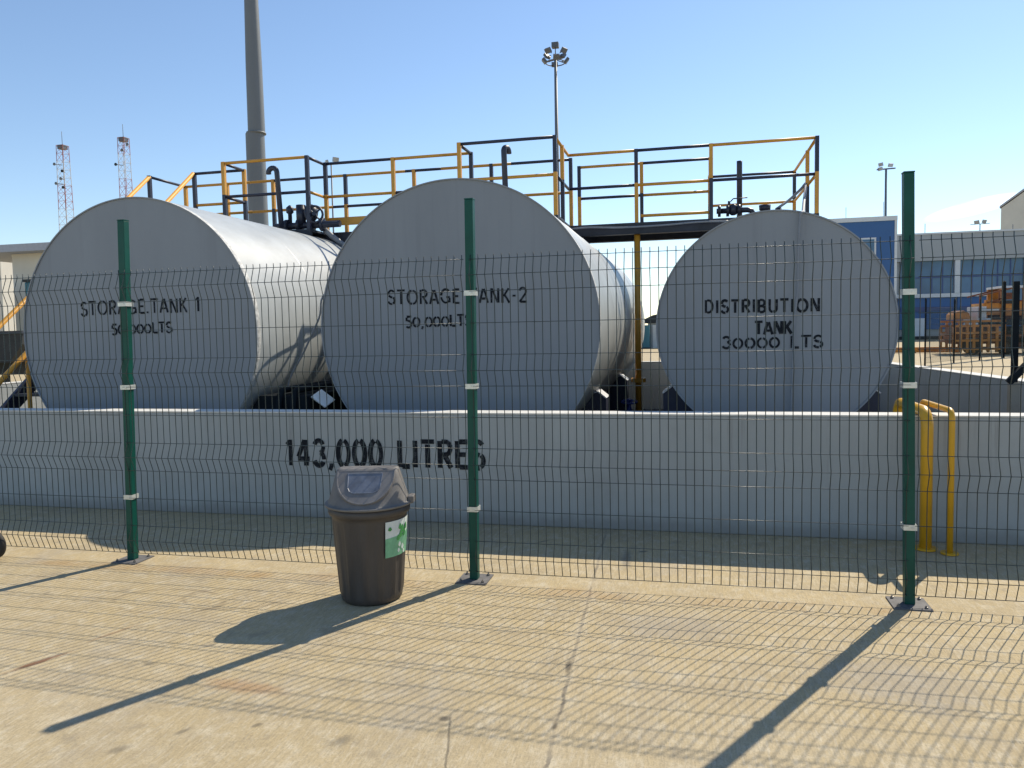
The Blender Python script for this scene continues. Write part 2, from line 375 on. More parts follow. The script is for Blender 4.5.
def dup(o, delta, label=None, parent=None):
    c = o.copy(); COL.objects.link(c)
    if parent: c.parent = parent
    else: c.location = o.location + Vector(delta); ORG[c.name] = Vector(c.location)
    if label: c['label'] = label
    for k in kids(o): dup(k, (0, 0, 0), None, c)
    return c
def arc(cx, cz, rx, rz, a0, a1, n=10): return [(cx+rx*math.cos(R(a0+(a1-a0)*i/n)), cz+rz*math.sin(R(a0+(a1-a0)*i/n))) for i in range(n+1)]

# ------------------------------------------------------------------ stencil lettering (strokes in a unit-high cell)
def glyphs(g):
    W = .58
    G = {
     '1': (.34, [[(.04, .80), (.17, .92)], [(.2, 1), (.2, 0)]]),
     '4': (W, [[(.42, 1), (.42, .36)], [(.42, .18), (.42, 0)], [(.36, .98), (.05, .34)], [(.03, .27), (.58, .27)]]),
     '3': (.54, [arc(.27, .74, .20, .24, 160, 20, 8), arc(.27, .74, .21, .24, 0, -75, 6), arc(.27, .27, .23, .26, 75, -5, 6), arc(.27, .27, .22, .26, -25, -165, 8)]),
     '2': (.55, [arc(.27, .72, .22, .27, 165, -30, 10) + [(.04, .02)], [(.09, .02), (.54, .02)]]),
     '5': (.52, [[(.48, .98), (.1, .98)], [(.08, .9), (.08, .58)], arc(.24, .31, .23, .3, 110, -140, 12)]),
     '0': (.56, [arc(.28, .5, .24, .49, 100, 260, 14), arc(.28, .5, .24, .49, -80, 80, 14)]),
     'o': (.60, [arc(.30, .44, .27, .40, 98, 262, 14), arc(.30, .44, .27, .40, -82, 82, 14)]),
     'O': (.80, [arc(.40, .5, .36, .47, 96, 264, 16), arc(.40, .5, .36, .47, -84, 84, 16)]),
     'p': (.50, [[(.06, 1), (.06, 0)], [(.25, .95), (.25, .05)], [(.44, .85), (.44, .15)]]),
     ',': (.24, [[(.12, .10), (.12, .0), (.05, -.16)]]),
     '.': (.2, [[(.08, .0), (.08, .12)]]),
     '-': (.34, [[(.05, .48), (.27, .48)]]),
     'S': (.54, [arc(.27, .74, .21, .24, 30, 190, 10), arc(.29, .74, .23, .24, 205, 262, 5) + [(.33, .47)], arc(.26, .27, .24, .26, 55, -60, 8), arc(.26, .27, .23, .26, -75, -165, 7)]),
     'T': (.58, [[(.0, .97), (.58, .97)], [(.29, .86), (.29, 0)]]),
     'R': (.58, [[(.07, 1), (.07, 0)], [(.16, .97), (.3, .97)] + arc(.32, .73, .2, .24, 75, -75, 8) + [(.18, .49)], [(.30, .42), (.54, 0)]]),
     'A': (.64, [[(.27, .98), (.02, 0)], [(.35, .98), (.62, 0)], [(.19, .30), (.44, .30)]]),
     'G': (.72, [arc(.38, .5, .33, .47, 45, 175, 10), arc(.38, .5, .33, .47, 190, 320, 10), [(.42, .42), (.68, .42)], [(.66, .36), (.66, .05)]]),
     'E': (.5, [[(.07, 1), (.07, 0)], [(.16, .97), (.5, .97)], [(.16, .5), (.42, .5)], [(.16, .03), (.5, .03)]]),
     'N': (.62, [[(.07, 1), (.07, 0)], [(.12, .98), (.50, .02)], [(.56, 1), (.56, 0)]]),
     'K': (.58, [[(.07, 1), (.07, 0)], [(.16, .46), (.52, 1)], [(.24, .55), (.56, 0)]]),
     'L': (.5, [[(.07, 1), (.07, 0)], [(.17, .03), (.5, .03)]]),
     'I': (.16, [[(.08, 1), (.08, 0)]]),
     'D': (.62, [[(.07, 1), (.07, 0)], [(.16, .97), (.25, .97)] + arc(.27, .5, .28, .47, 85, -85, 12) + [(.16, .03)]]),
     'B': (.58, [[(.07, 1), (.07, 0)], [(.16, .97)] + arc(.28, .74, .2, .23, 85, -85, 8) + [(.16, .51)], [(.16, .49)] + arc(.28, .26, .25, .23, 80, -85, 8) + [(.16, .03)]]),
     'U': (.62, [[(.07, 1), (.07, .36)] + arc(.31, .28, .24, .26, 180, 262, 6), arc(.31, .28, .24, .26, 278, 360, 6) + [(.55, 1)]]),
     ' ': (.38, []),
    }
    return G[g]
def lettering(parent, text, x0, x1, z0, z1, yf, tw, gap=.16, slope=0., jit=.0):
    rnd = random.Random(text)
    total = sum(glyphs(c)[0] for c in text) + gap*(len(text)-1)
    H = z1-z0; sx_ = (x1-x0)/total; mb = MB(); cx = 0; layer = 0
    for c in text:
        wd, strokes = glyphs(c); dz = rnd.uniform(-jit, jit)
        for st in strokes:
            layer = (layer+1) % 5
            P = [Vector((x0+(cx+p[0])*sx_, z0+(p[1]+dz)*H + slope*(cx+p[0])*sx_)) for p in st]
            hw = tw/2*rnd.uniform(.88, 1.12); k = len(mb.v); n = len(P)
            for i, p in enumerate(P):
                a = P[max(0, i-1)]; b = P[min(n-1, i+1)]; t = (b-a)
                t = t.normalized() if t.length > 1e-9 else Vector((1, 0))
                nn = Vector((-t.y, t.x)); y = yf-.003-.0004*layer
                for sgn in (1, -1):
                    q = p+nn*hw*sgn; mb.v.append(Vector((q.x, y, q.y)))
            for i in range(n-1): mb.face((k+2*i, k+2*i+1, k+2*i+3, k+2*i+2))
        cx += wd+gap
    return mb.build('lettering', 'letter', parent)

# ================================================================== GROUND
g = MB(); g.v += [Vector(p) for p in ((-2500, -60, 0), (2500, -60, 0), (2500, 3000, 0), (-2500, 3000, 0))]; g.face((0, 1, 2, 3))
o = g.build('ground', 'ground'); o['kind'] = 'structure'

g = MB(); g.v += [Vector(p) for p in ((-10.42, 6.2, .004), (3.85, 6.2, .004), (3.02, 15.12, .004), (-10.42, 15.12, .004))]; g.face((0, 1, 2, 3))
o = g.build('bund_floor', 'bundfloor'); o['kind'] = 'structure'

# ================================================================== BUND WALLS
YW, HW, TW = 6.015, .926, .20
t = thing('bund_wall', 'long grey painted front bund wall stencilled with black capacity figures, behind the fence', 'wall', (-3, YW, 0))
MB().box(-10.6, 3.9, YW, YW+TW, 0, HW-.012).build('wall_body', 'wall', t, bevel=.01)
MB().box(-10.605, 3.905, YW-.004, YW+TW+.004, HW-.0115, HW).build('wall_cap', 'walltop', t)
lettering(t, '143,000 LITRES', -3.46, -1.665, .457, .683, YW, .041, gap=.17, slope=.006)
def wall(label, a, b, h=.93, m_='wall'):
    a, b = Vector((*a, 0)), Vector((*b, 0)); t = thing('bund_wall', label, 'wall', (a+b)/2)
    mb = MB(); mb.bar(a+Vector((0, 0, h/2-.006)), b+Vector((0, 0, h/2-.006)), TW, h-.012); mb.build('wall_body', m_, t, bevel=.01)
    mb = MB(); mb.bar(a+Vector((0, 0, h-.0055)), b+Vector((0, 0, h-.0055)), TW+.008, .011); mb.build('wall_cap', 'walltop', t)
wall('grey side bund wall receding at the right behind the yellow pipes', (3.89, 6.22), (3.10, 15.0))
wall('low grey rear bund wall seen in the gap between second and third tank', (-10.5, 15.2), (3.2, 15.2), .93, 'pale')
wall('grey far left bund wall beyond the first tank', (-10.5, 6.22), (-10.5, 15.09))

# ================================================================== TANKS
def tank(label, X, Z, r, y0, L, texts, sadY, sw, sz):
    t = thing('storage_tank', label, 'tank', (X, y0+L/2, 0), 'horizontal cylindrical storage tanks')
    sh_ = MB(); sh_.lathe((X, y0, Z), [(r, .0), (r, .02), (r, L*.5), (r, L-.02), (r, L)], 160, 'y')
    rb = MB(); rb.lathe((X, y0, Z), [(r+.0005, .004), (r+.0015, .006), (r+.0015, .062), (r+.0005, .07)], 160, 'y'); rb.build('rim_band', 'rimband', t)
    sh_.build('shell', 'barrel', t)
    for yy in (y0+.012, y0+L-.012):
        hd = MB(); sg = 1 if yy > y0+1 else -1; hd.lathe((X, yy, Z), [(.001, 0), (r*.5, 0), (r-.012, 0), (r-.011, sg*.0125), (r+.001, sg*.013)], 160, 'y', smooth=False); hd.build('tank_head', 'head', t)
    for k in range(1, 5):
        wb = MB(); yy = L*k/5
        wb.lathe((X, y0+yy, Z), [(r-.001, -.012), (r+.002, -.006), (r+.002, .006), (r-.001, .012)], 160, 'y'); wb.build('weld_seam', 'barrel', t)
    for (tx, xa, xb, za, zb, tw, gp, sl) in texts: lettering(t, tx, xa, xb, za, zb, y0+.012, tw, gp, sl, .03)
    for sy in sadY:
        a0 = math.asin((Z-sz-.02)/r)
        arcp = [(X+(r+.004)*math.cos(a), Z-(r+.004)*math.sin(a)) for a in [a0+(math.pi-2*a0)*i/24 for i in range(25)]]
        sd_ = MB(); sd_.prism([(X-sw, .106), (X+sw, .106), (X+sw, sz-.07), (X+sw-.09, sz)] + arcp + [(X-sw+.09, sz), (X-sw, sz-.07)], sy-.14, sy+.14)
        so_ = sd_.build('saddle', 'navy', t)
        for sg in (-1, 1):
            fl = MB(); fl.bar((X+sg*(sw+.004), sy, sz-.068), (X+sg*(sw-.088), sy, sz+.006), .30, .014)
            fl.bar((X+sg*(sw-.09), sy, sz+.008), (X+sg*(sw-.17), sy, sz-.02), .30, .012)
            fl.build('saddle_flange', 'edge', so_)
    return t
R12, R3 = 1.4176, 1.0225
T1, T2, T3 = (-5.6835, 6.936, 1.6367), (-2.2515, 7.152, 1.6475), (.6994, 7.152, 1.5834)
tank('large grey tank lettered as storage tank 1, leftmost of the three', T1[0], T1[2], R12, T1[1], 6.9,
     [('STORAGE.TANK 1', -6.355, -4.91, 1.842, 1.988, .020, .16, .007), ('5o,oooLTS', -5.985, -5.25, 1.635, 1.745, .020, .10, .01)], (8.95, 11.6), 1.33, .90)
tank('large grey tank lettered as storage tank 2, the tallest in the middle', T2[0], T2[2], R12, T2[1], 6.9,
     [('STORAGE TANK-2', -2.94, -1.53, 1.878, 2.016, .020, .16, -.012), ('5o,oooLTS', -2.76, -2.08, 1.645, 1.756, .020, .10, .0)], (8.5, 11.3), 1.33, .90)
tank('smaller grey distribution tank at the right with a hose down its face', T3[0], T3[2], R3, T3[1], 6.5,
     [('DISTRIBUTION', .113, 1.085, 1.715, 1.83, .022, .2, -.008), ('TANK', .543, .855, 1.515, 1.628, .024, .1, .0), ('3oooo LTS', .26, 1.112, 1.393, 1.498, .020, .14, .002)], (7.75, 11.8), .98, 1.02)

# ================================================================== CATWALK
ZD, ZT, ZM = 3.12, 4.152, 3.66
cw = thing('catwalk', 'steel catwalk with black and yellow striped handrails crossing above the three tanks', 'catwalk', (-3, 11.3, 3.0))
def rail(name, p, q, segs, r=.022):
    p, q = Vector(p), Vector(q); mb = MB(); a = 0.; L = (q-p).length
    ms = []
    for (b, c) in segs:
        mb.mi = 0 if c == 'Y' else 1
        mb.tube([p.lerp(q, a), p.lerp(q, b)], r, 10); a = b
    return mb.build(name, ['yellow', 'black'], cw)
def run(x0, x1, y0, y1, top, mid):
    """top and mid: strings of equal bands, or lists of (t, colour)."""
    f = lambda s: [((i+1)/len(s), c) for i, c in enumerate(s)] if isinstance(s, str) else s
    if top: rail('top_rail', (x0, y0, ZT), (x1, y1, ZT), f(top))
    if mid: rail('mid_rail', (x0, y0, ZM), (x1, y1, ZM), f(mid))
def post(x, y, up_, lo, z0=ZD, r=.026):
    mb = MB(); mb.mi = 0 if lo == 'Y' else 1; mb.bar((x, y, z0), (x, y, ZM+.03), 2*r)
    mb.mi = 0 if up_ == 'Y' else 1; mb.bar((x, y, ZM+.031), (x, y, ZT+.02), 2*r)
    return mb.build('rail_post', ['yellow', 'black'], cw)
YA, YB = 10.8, 11.68       # left walkway, front and rear rail
YC, YD = 11.4, 12.3        # right walkway
# left end and landing at the stair head
run(-8.43, -8.43, 10.78, YB, 'K', 'Y'); post(-8.43, 10.78, 'K', 'K'); post(-8.43, YB, 'Y', 'Y')
run(-7.63, -6.79, YA, YA, 'K', 'Y'); post(-7.63, YA, 'K', 'K')
# platform over the first tank
run(-6.77, -5.41, 10.29, 10.29, 'Y', 'K'); post(-6.77, 10.29, 'Y', 'K'); post(-5.41, 10.29, 'K', 'K')
run(-6.77, -6.77, 10.29, YA, 'K', 'K'); post(-6.77, YA+.03, 'Y', 'K')
run(-5.41, -5.41, 10.29, YA, 'K', 'Y'); post(-5.38, YA, 'K', 'Y')
# left walkway front
run(-5.41, -3.1, YA, YA, [(.49, 'K'), (1, 'Y')], [(.5, 'Y'), (1, 'K')]); post(-4.29, YA, 'Y', 'Y')
# left walkway rear
run(-8.43, -1.77, YB, YB, [(.185, 'Y'), (.248, 'Y'), (.25, 'K'), (.41, 'K'), (.60, 'Y'), (.69, 'K'), (.86, 'Y'), (1, 'K')], [(.19, 'Y'), (.41, 'Y'), (.62, 'K'), (.80, 'Y'), (1, 'Y')])
for px, a, b in ((-7.63, 'Y', 'Y'), (-6.77, 'Y', 'K'), (-5.47, 'K', 'Y'), (-4.29, 'Y', 'Y'), (-3.02, 'K', 'K'), (-1.78, 'K', 'Y')): post(px, YB, a, b)
# platform over the second tank
run(-3.1, -1.77, 10.25, 10.25, 'K', 'Y'); post(-3.1, 10.25, 'Y', 'Y'); post(-1.77, 10.25, 'K', 'Y')
run(-3.1, -3.1, 10.25, YA, 'K', 'K'); post(-3.1, YA+.03, 'K', 'K')
run(-1.77, -1.77, 10.25, YC, 'Y', 'K'); post(-1.77, YA+.03, 'Y', 'K')
# right walkway front, then its platform over the third tank
run(-1.77, .27, YC, YC, [(.49, 'Y'), (1, 'K')], [(.49, 'K'), (1, 'Y')]); post(-.78, YC, 'K', 'Y'); post(.27, YC, 'Y', 'K')
run(.27, 1.68, YC, YC, 'Y', 'K'); post(1.68, YC, 'K', 'Y')
run(1.68, 1.68, YC, 13.8, 'Y', 'Y'); post(1.68, 12.3, 'Y', 'K'); post(1.68, 13.8, 'K', 'Y')
run(.33, 1.68, 13.8, 13.8, 'K', 'Y')
run(.30, .30, YD, 13.8, 'Y', 'Y'); post(.30, 13.8, 'Y', 'K')
run(-1.74, .30, YD, YD, [(.48, 'Y'), (1, 'K')], [(.48, 'K'), (1, 'Y')]); post(-.76, YD, 'Y', 'K'); post(.28, YD, 'Y', 'Y'); post(-1.74, YD, 'K', 'Y')
rail('toe_rail', (-.72, YC, 3.215), (.25, YC, 3.215), [(1, 'Y')])
mb = MB(); mb.box(-5.40, -3.14, YA-.006, YA+.006, 3.225, 3.345); mb.build('toe_board', 'yellow', cw)
mb = MB(); mb.box(-6.74, -5.44, YB-.006, YB+.006, 3.14, 3.2); mb.build('toe_board', 'black', cw)
# decks: chequer plate on channel beams
def deck(x0, x1, y0, y1):
    mb = MB(); mb.box(x0, x1, y0, y1, ZD-.03, ZD); mb.build('deck_plate', 'deck', cw)
    for yy in (y0+.03, y1-.03):
        b = MB(); b.box(x0, x1, yy-.03, yy+.03, 2.965, ZD-.032); b.box(x0, x1, yy-.06, yy+.06, 2.955, 2.964); b.build('deck_beam', 'deck', cw)
deck(-8.46, -5.39, 10.84, YB+.03); deck(-6.80, -5.38, 10.26, 10.838)
deck(-5.388, -1.75, 10.77, YB+.028); deck(-3.13, -1.74, 10.22, 10.768)
deck(-1.748, .299, 11.37, YD+.03); deck(.30, 1.71, 11.372, 12.28)
for x0, x1 in ((.30, .52), (1.48, 1.71)): deck(x0, x1, 12.285, 13.83)
for x0 in (-6.4, -5.0, -4.3): MB().bar((x0, 10.9, 2.955), (x0, 11.6, 2.955), .07, .08).build('cross_bearer', 'deck', cw)
b = MB(); b.mi = 0; b.tube([(-.78, YC+.06, .066), (-.78, YC+.06, 2.954)], .045, 14); b.lathe((-.78, YC+.06, .82), [(.045, -.03), (.11, -.03), (.11, .03), (.045, .03)], 16, smooth=False)
b.build('support_leg', 'yellow', cw)
for sx2, sy2, zt in ((-6.3, 11.2, 2.9), (-5.2, 11.2, 2.9), (-2.7, 11.2, 2.98), (-1.95, 11.2, 2.98), (.45, 11.9, 2.5), (1.0, 11.9, 2.5)):
    MB().bar((sx2, sy2, zt), (sx2, sy2, 2.953), .08).build('cradle_stub', 'deck', cw)
# stair from the landing down towards the front wall
st = thing('steel_stair', 'steep dark steel stair with yellow handrails beside the leftmost tank', 'stair', (-8.03, 7.2, 0))
SL = .82
zs = lambda y: ZD-.02-(10.8-y)*SL
for X in (-8.43, -7.63):
    mb = MB(); y1 = 10.8-(ZD-.12)/SL
    mb.prismx([(10.76, zs(10.76)+.12), (10.76, zs(10.76)-.24), (y1+.02, .004), (y1+.02-.22, .004), (y1-.12, .09)], X-.02, X+.02); mb.build('stringer', 'black', st)
    hr = MB(); hr.tube([(X, 10.78, ZT), (X, 7.02, ZT-(10.78-7.02)*SL), (X, 6.98, ZT-(10.78-7.02)*SL-.08)], .03, 10)
    for yy in (8.6, 7.48):
        hr.tube([(X, yy, zs(yy)), (X, yy, ZT-(10.78-yy)*SL)], .026, 8)
    hr.build('handrail', 'yellow', st)
for k in range(13):
    y = 10.62-k*.276; z = zs(y)
    if z > .1: mb = MB(); mb.box(-8.408, -7.652, y-.13, y+.12, z-.035, z); mb.build('tread', 'deck', st)

def smoothpts0(p, n=5):
    P = [Vector(q) for q in p]; o_ = []
    for i in range(len(P)-1):
        a, b_, c_, d_ = P[max(0, i-1)], P[i], P[i+1], P[min(len(P)-1, i+2)]
        for k in range(n):
            t_ = k/n; o_.append(.5*((2*b_)+(c_-a)*t_+(2*a-5*b_+4*c_-d_)*t_*t_+(3*b_-a-3*c_+d_)*t_**3))
    return o_+[P[-1]]
# gooseneck vents standing on the tanks
def vent(label, base, H, r, rr, lean, kind):
    t = thing('vent_pipe', label, 'pipe', base, 'vent pipes on the tank tops'); b = Vector(base); d = Vector((lean, 0, 1)).normalized()
    pts = [b, b+d*(H-rr)]
    if kind:
        side = Vector((kind[0], kind[1], 0)); c = b+d*(H-rr)+side*rr
        for i in range(1, 11):
            a = math.pi*i/10*1.08; pts.append(c - side*rr*math.cos(a) + Vector((0, 0, 1))*rr*math.sin(a))
    else: pts.append(b+d*H)
    MB().tube(pts, r, 14).build('pipe', 'pipek', t)
    MB().lathe(b, [(r, .0), (r*2.2, 0), (r*2.2, .03), (r, .03)], 18, smooth=False).build('flange', 'pipek', t)
vent('leaning black gooseneck vent pipe on top of the leftmost tank', (-5.62, 9.88, 3.055), .88, .036, .065, -.05, (-1, 0))
vent('black gooseneck vent pipe behind the rail on the middle tank', (-2.25, 9.4, 3.065), .80, .036, .05, -.02, (.40, .917))
vent('straight black vent pipe on top of the distribution tank', (.72, 12.5, 2.606), 1.52, .042, .05, 0, None)

# valve sets on the tank tops
vt = thing('valve_set', 'cluster of dark valves with a round handwheel on the leftmost tank platform', 'valve', (-5.55, 10.42, 3.06))
b = MB(); b.tube([(-6.05, 10.45, 3.20), (-5.0, 10.45, 3.20)], .05, 12)
for xx in (-5.85, -5.65, -5.45, -5.28): b.lathe((xx, 10.45, 3.20), [(.05, -.02), (.10, -.02), (.10, .02), (.05, .02)], 16, 'x')
b.build('pipe', 'pipek', vt)
b = MB(); b.tube([(-5.62, 10.45, 3.2), (-5.62, 10.45, 3.50)], .07, 14); b.build('actuator', 'pipek', vt)
b = MB(); b.tube([(-5.80, 10.45, 3.2), (-5.80, 10.45, 3.38), (-5.80, 10.45, 3.40), (-5.80, 10.45, 3.47), (-5.80, 10.45, 3.51)], [.03, .03, .055, .055, .01], 12); b.build('valve_stem', 'pipek', vt)
def wheel(c, rad, nrm, name, m_, parent, tr=.014):
    c = Vector(c); nrm = Vector(nrm).normalized(); a = nrm.orthogonal().normalized(); bb = nrm.cross(a); b = MB()
    b.tube([c+a*rad*math.cos(2*math.pi*i/24)+bb*rad*math.sin(2*math.pi*i/24) for i in range(25)], tr, 8)
    for i in range(4):
        an = math.pi/2*i; b.tube([c, c+(a*math.cos(an)+bb*math.sin(an))*rad], tr*.7, 6)
    b.tube([c-nrm*.05, c+nrm*.05], tr*1.6, 8)
    return b.build(name, m_, parent)
wheel((-5.36, 10.36, 3.34), .12, (.35, -1, .1), 'handwheel', 'pipek', vt, .018)
b = MB(); b.lathe((-5.46, 10.45, 3.2), [(.05, .05), (.09, .10), (.11, .2), (.07, .28), (.03, .30)], 14); b.build('valve_bonnet', 'pipek', vt)
b = MB(); b.tube([(-5.35, 10.5, 3.2), (-5.2, 10.55, 3.05), (-5.05, 10.7, 2.9), (-4.75, 10.9, 2.8), (-4.5, 11.0, 2.75)], .04, 10); b.build('drain_pipe', 'pipeg', vt)
vt = thing('valve_set', 'low row of dark valves with a lever on top of the distribution tank', 'valve', (.75, 12.05, 2.6))
b = MB(); b.tube([(.36, 11.95, 3.30), (.80, 11.95, 3.30), (.86, 11.95, 3.28), (.90, 11.95, 3.2), (.90, 11.95, 2.7)], .04, 12)
for xx in (.40, .52, .68): b.lathe((xx, 11.95, 3.30), [(.04, -.02), (.085, -.02), (.085, .02), (.04, .02)], 14, 'x')
b.build('pipe', 'pipek', vt)
b = MB(); b.lathe((.60, 11.95, 3.30), [(.03, -.07), (.07, -.04), (.07, .05), (.03, .09)], 12); b.tube([(.54, 11.95, 3.36), (.54, 11.95, 3.44)], .02, 8); b.build('valve_body', 'pipek', vt)
b = MB(); b.tube([(.56, 11.93, 3.43), (.60, 11.93, 3.47), (.80, 11.93, 3.475)], .009, 6); b.build('lever', 'pipek', vt)
b = MB(); b.tube([(1.05, 12.0, 2.58), (1.05, 12.0, 3.3)], .05, 12); b.lathe((1.05, 12.0, 3.27), [(.05, 0), (.08, .02), (.085, .09), (.05, .09)], 14); b.build('filler_neck', 'pipek', vt)
b = MB(); b.tube([(1.25, 12.0, 2.5), (1.25, 12.0, 3.31)], .035, 10); b.build('nozzle', 'pipek', vt)
vt = thing('gate_valve', 'small valve with a blue handwheel at the foot of the yellow pole', 'valve', (-.9, 11.2, 0))
b = MB(); b.tube([(-.9, 11.2, .066), (-.9, 11.2, .30)], .05, 12); b.lathe((-.9, 11.2, .22), [(.05, 0), (.10, .02), (.10, .06), (.05, .12), (.02, .28)], 14); b.build('valve_body', 'blue', vt)
wheel((-.9, 11.2, .52), .11, (0, -.15, 1), 'handwheel', 'blue', vt, .014)

pm = thing('shade_block', 'black block and pipes standing in for shade low in the gap between leftmost and middle tanks', 'shade block', (-4.3, 8.2, 0))  # added block: stands in for the deep shade beside the leftmost tank
MB().box(-4.62, -4.02, 7.45, 9.5, .005, .16).build('shade_base', 'deck', pm)
MB().prism([(-4.85, .161), (-4.10, .161), (-4.10, .93), (-4.68, .93), (-4.83, .72)], 7.60, 9.45).build('shade_box', 'dark', pm, bevel=.015)  # near-black box in place of shade under the tank flank
for xx in (-4.42, -4.25): b = MB(); b.tube(smoothpts0([(xx, 7.54, .162), (xx, 7.54, .5), (xx, 7.56, .80), (xx, 7.62, .95), (xx, 7.8, .985), (xx, 9.2, .985)]), .035, 12); b.build('pipe', 'dark', pm)  # dark pipes added to the shade block
b = MB(); b.obox((-3.98, 7.74, .885), Vector((.8, 0, -.57)).normalized(), Vector((.285, .845, .4)).normalized(), Vector((.5, -.5, .7)).normalized(), .10, .085, .008); b.build('white_plate', 'white', pm)

# hose over the platform rail and down the third tank
pts = [(1.20, 11.9, 3.28), (1.40, 12.1, 3.43), (1.58, 12.22, 3.60), (1.63, 12.2, 3.66), (1.62, 12.0, 3.62), (1.35, 10.2, 3.05), (1.16, 8.8, 2.68), (1.0, 7.6, 2.60), (.935, 7.16, 2.575), (.912, 7.115, 2.50), (.900, 7.115, 2.156), (.898, 7.115, 1.9), (.872, 7.115, 1.637), (.855, 7.115, 1.1), (.842, 7.115, .66), (.842, 7.10, .3), (.9, 6.95, .13)]
def smoothpts(p, n=6):
    P = [Vector(q) for q in p]; o_ = []
    for i in range(len(P)-1):
        a, b_, c_, d_ = P[max(0, i-1)], P[i], P[i+1], P[min(len(P)-1, i+2)]
        for k in range(n):
            t_ = k/n; o_.append(.5*((2*b_)+(c_-a)*t_+(2*a-5*b_+4*c_-d_)*t_*t_+(3*b_-a-3*c_+d_)*t_**3))
    return o_+[P[-1]]
tag(MB().tube(smoothpts(pts), [.02]*42+[.011]*(len(smoothpts(pts))-42), 10).build('hose', 'hose', origin=(.9, 7.1, 0)), 'grey hose draped over the platform rail and down the distribution tank face', 'hose')
tag(MB().tube(smoothpts([(-4.75, 11.0, 3.0), (-4.62, 10.75, 2.6), (-4.47, 10.5, 2.35), (-4.33, 10.3, 2.0), (-4.28, 10.1, 1.5), (-4.2, 9.9, .8), (-4.1, 9.7, .05)]), .02, 8).build('hose', 'hose', origin=(-4.1, 9.7, 0)), 'thin grey hose hanging down the side of the leftmost tank', 'hose')
tag(MB().tube(smoothpts([(-1.9, 11.3, 3.05), (-1.5, 11.28, 3.07), (-1.0, 11.28, 3.045), (-.4, 11.28, 3.05), (.1, 11.28, 3.07), (.5, 11.28, 3.06)]), .014, 8).build('cable', 'pipeg', origin=(-.7, 11.28, 3)), 'grey cable slung along the dark walkway beam between middle and right tanks', 'cable')

tag(MB().tube(smoothpts([(-4.05, 10.75, 3.0), (-4.02, 9.2, 2.35), (-4.02, 8.0, 2.07), (-4.10, 7.95, 1.78), (-4.25, 7.85, 1.40), (-4.42, 7.75, .98), (-4.5, 7.7, .07)]), .011, 8).build('cable', 'hose', origin=(-4.2, 9.6, 0)), 'slanting thin cable hanging in the gap between leftmost and middle tanks', 'cable')

# the tanks and the catwalk a little farther off and larger
CAMP = Vector((0, 0, CAM_H))
def farther(root, k):
    org = ORG[root.name]; new = CAMP+(org-CAMP)*k; base = Vector((new.x, new.y, org.z))
    for ob in [root]+list(root.children_recursive):
        if ob.type == 'MESH':
            for v in ob.data.vertices: v.co = CAMP+(org+v.co-CAMP)*k-base
        ORG[ob.name] = base
    root.location = base
KT, KC = 1.068, 1.042
for ob in list(COL.objects):
    if ob.parent is None and ob.name.split('.')[0] in ('storage_tank', 'vent_pipe', 'hose'): farther(ob, KT)
    elif ob.parent is None and ob.name.split('.')[0] in ('catwalk', 'steel_stair', 'valve_set', 'gate_valve', 'cable'): farther(ob, KC)

# ================================================================== YELLOW PIPES OVER THE FRONT WALL
def upipe(label, x, y0, y1, h, r, bend, flare=None):
    t = thing('bent_pipe', label, 'pipe', (x, y0, 0), 'yellow pipes over the bund wall')
    p = [(x, y0, .004), (x, y0, h-bend)]
    p += [(x, y0+bend-bend*math.cos(a), h-bend+bend*math.sin(a)) for a in [math.pi/2*i/8 for i in range(1, 9)]]
    p += [(x, y1-bend+bend*math.sin(a), h-bend+bend*math.cos(a)) for a in [math.pi/2*i/8 for i in range(0, 9)]] + [(x, y1, .05)]
    MB().tube(p, r, 16).build('pipe', 'pipey', t)
    MB().lathe((x, y0, .004), [(r, 0), (r+.035, 0), (r+.035, .012), (r, .012)], 20, smooth=False).build('flange', 'pipey', t)
upipe('thick yellow pipe bent over the front wall, next to the rightmost green post', 1.59, 5.82, 6.60, .97, .040, .11)
upipe('thin yellow pipe bent over the front wall, right of the thick yellow one', 1.715, 5.72, 6.42, .99, .021, .06)

# ================================================================== MESH FENCE
YF, HP = 4.65, 2.412
PX = [-9.053, -6.492, -3.931, -1.371, 1.190, 3.751]
def fence_post(x, label, zs_, lean=0.):
    t = thing('fence_post', label, 'post', (x, YF, 0), 'green square posts of the mesh fence')
    MB().box(x-.027, x+.027, YF-.027, YF+.027, .0085, HP).build('post_body', 'green', t, bevel=.004)
    MB().box(x-.028, x+.028, YF-.028, YF+.028, HP+.0005, HP+.008).build('post_cap', 'green', t)
    pl = MB().box(x-.10, x+.10, YF-.10, YF+.10, .0, .008).build('base_plate', 'plate', t)
    for sx_ in (-1, 1):
        for sy_ in (-1, 1): MB().lathe((x+sx_*.072, YF+sy_*.072, .0085), [(.010, 0), (.010, .009), (.005, .010), (.005, .017), (.001, .017)], 6, smooth=False).build('anchor_bolt', 'bolt', pl)
    for z in zs_:
        c = MB(); a = .031
        c.box(x-a-.004, x+a+.004, YF-a-.004, YF-a, z-.016, z+.016); c.box(x-a-.004, x+a+.004, YF+a, YF+a+.004, z-.016, z+.016)
        c.box(x+a, x+a+.004, YF-a, YF+a, z-.016, z+.016); c.box(x-a-.004, x-a, YF-a, YF+a, z-.016, z+.016)
        c.lathe((x+.012, YF-a-.004, z), [(.006, 0), (.006, -.004), (.001, -.004)], 6, 'y', smooth=False)
        c.build('clamp_band', 'clamp', t)
    for ch in kids(t):
        for v in ch.data.vertices: v.co.x += lean*v.co.z
    return t
zc = (1.835, 1.25, .465)
fence_post(PX[2], 'green fence post with white clamps in front of the leftmost tank', zc, .027)
fence_post(PX[3], 'green fence post with white clamps standing right behind the bin', zc, .010)
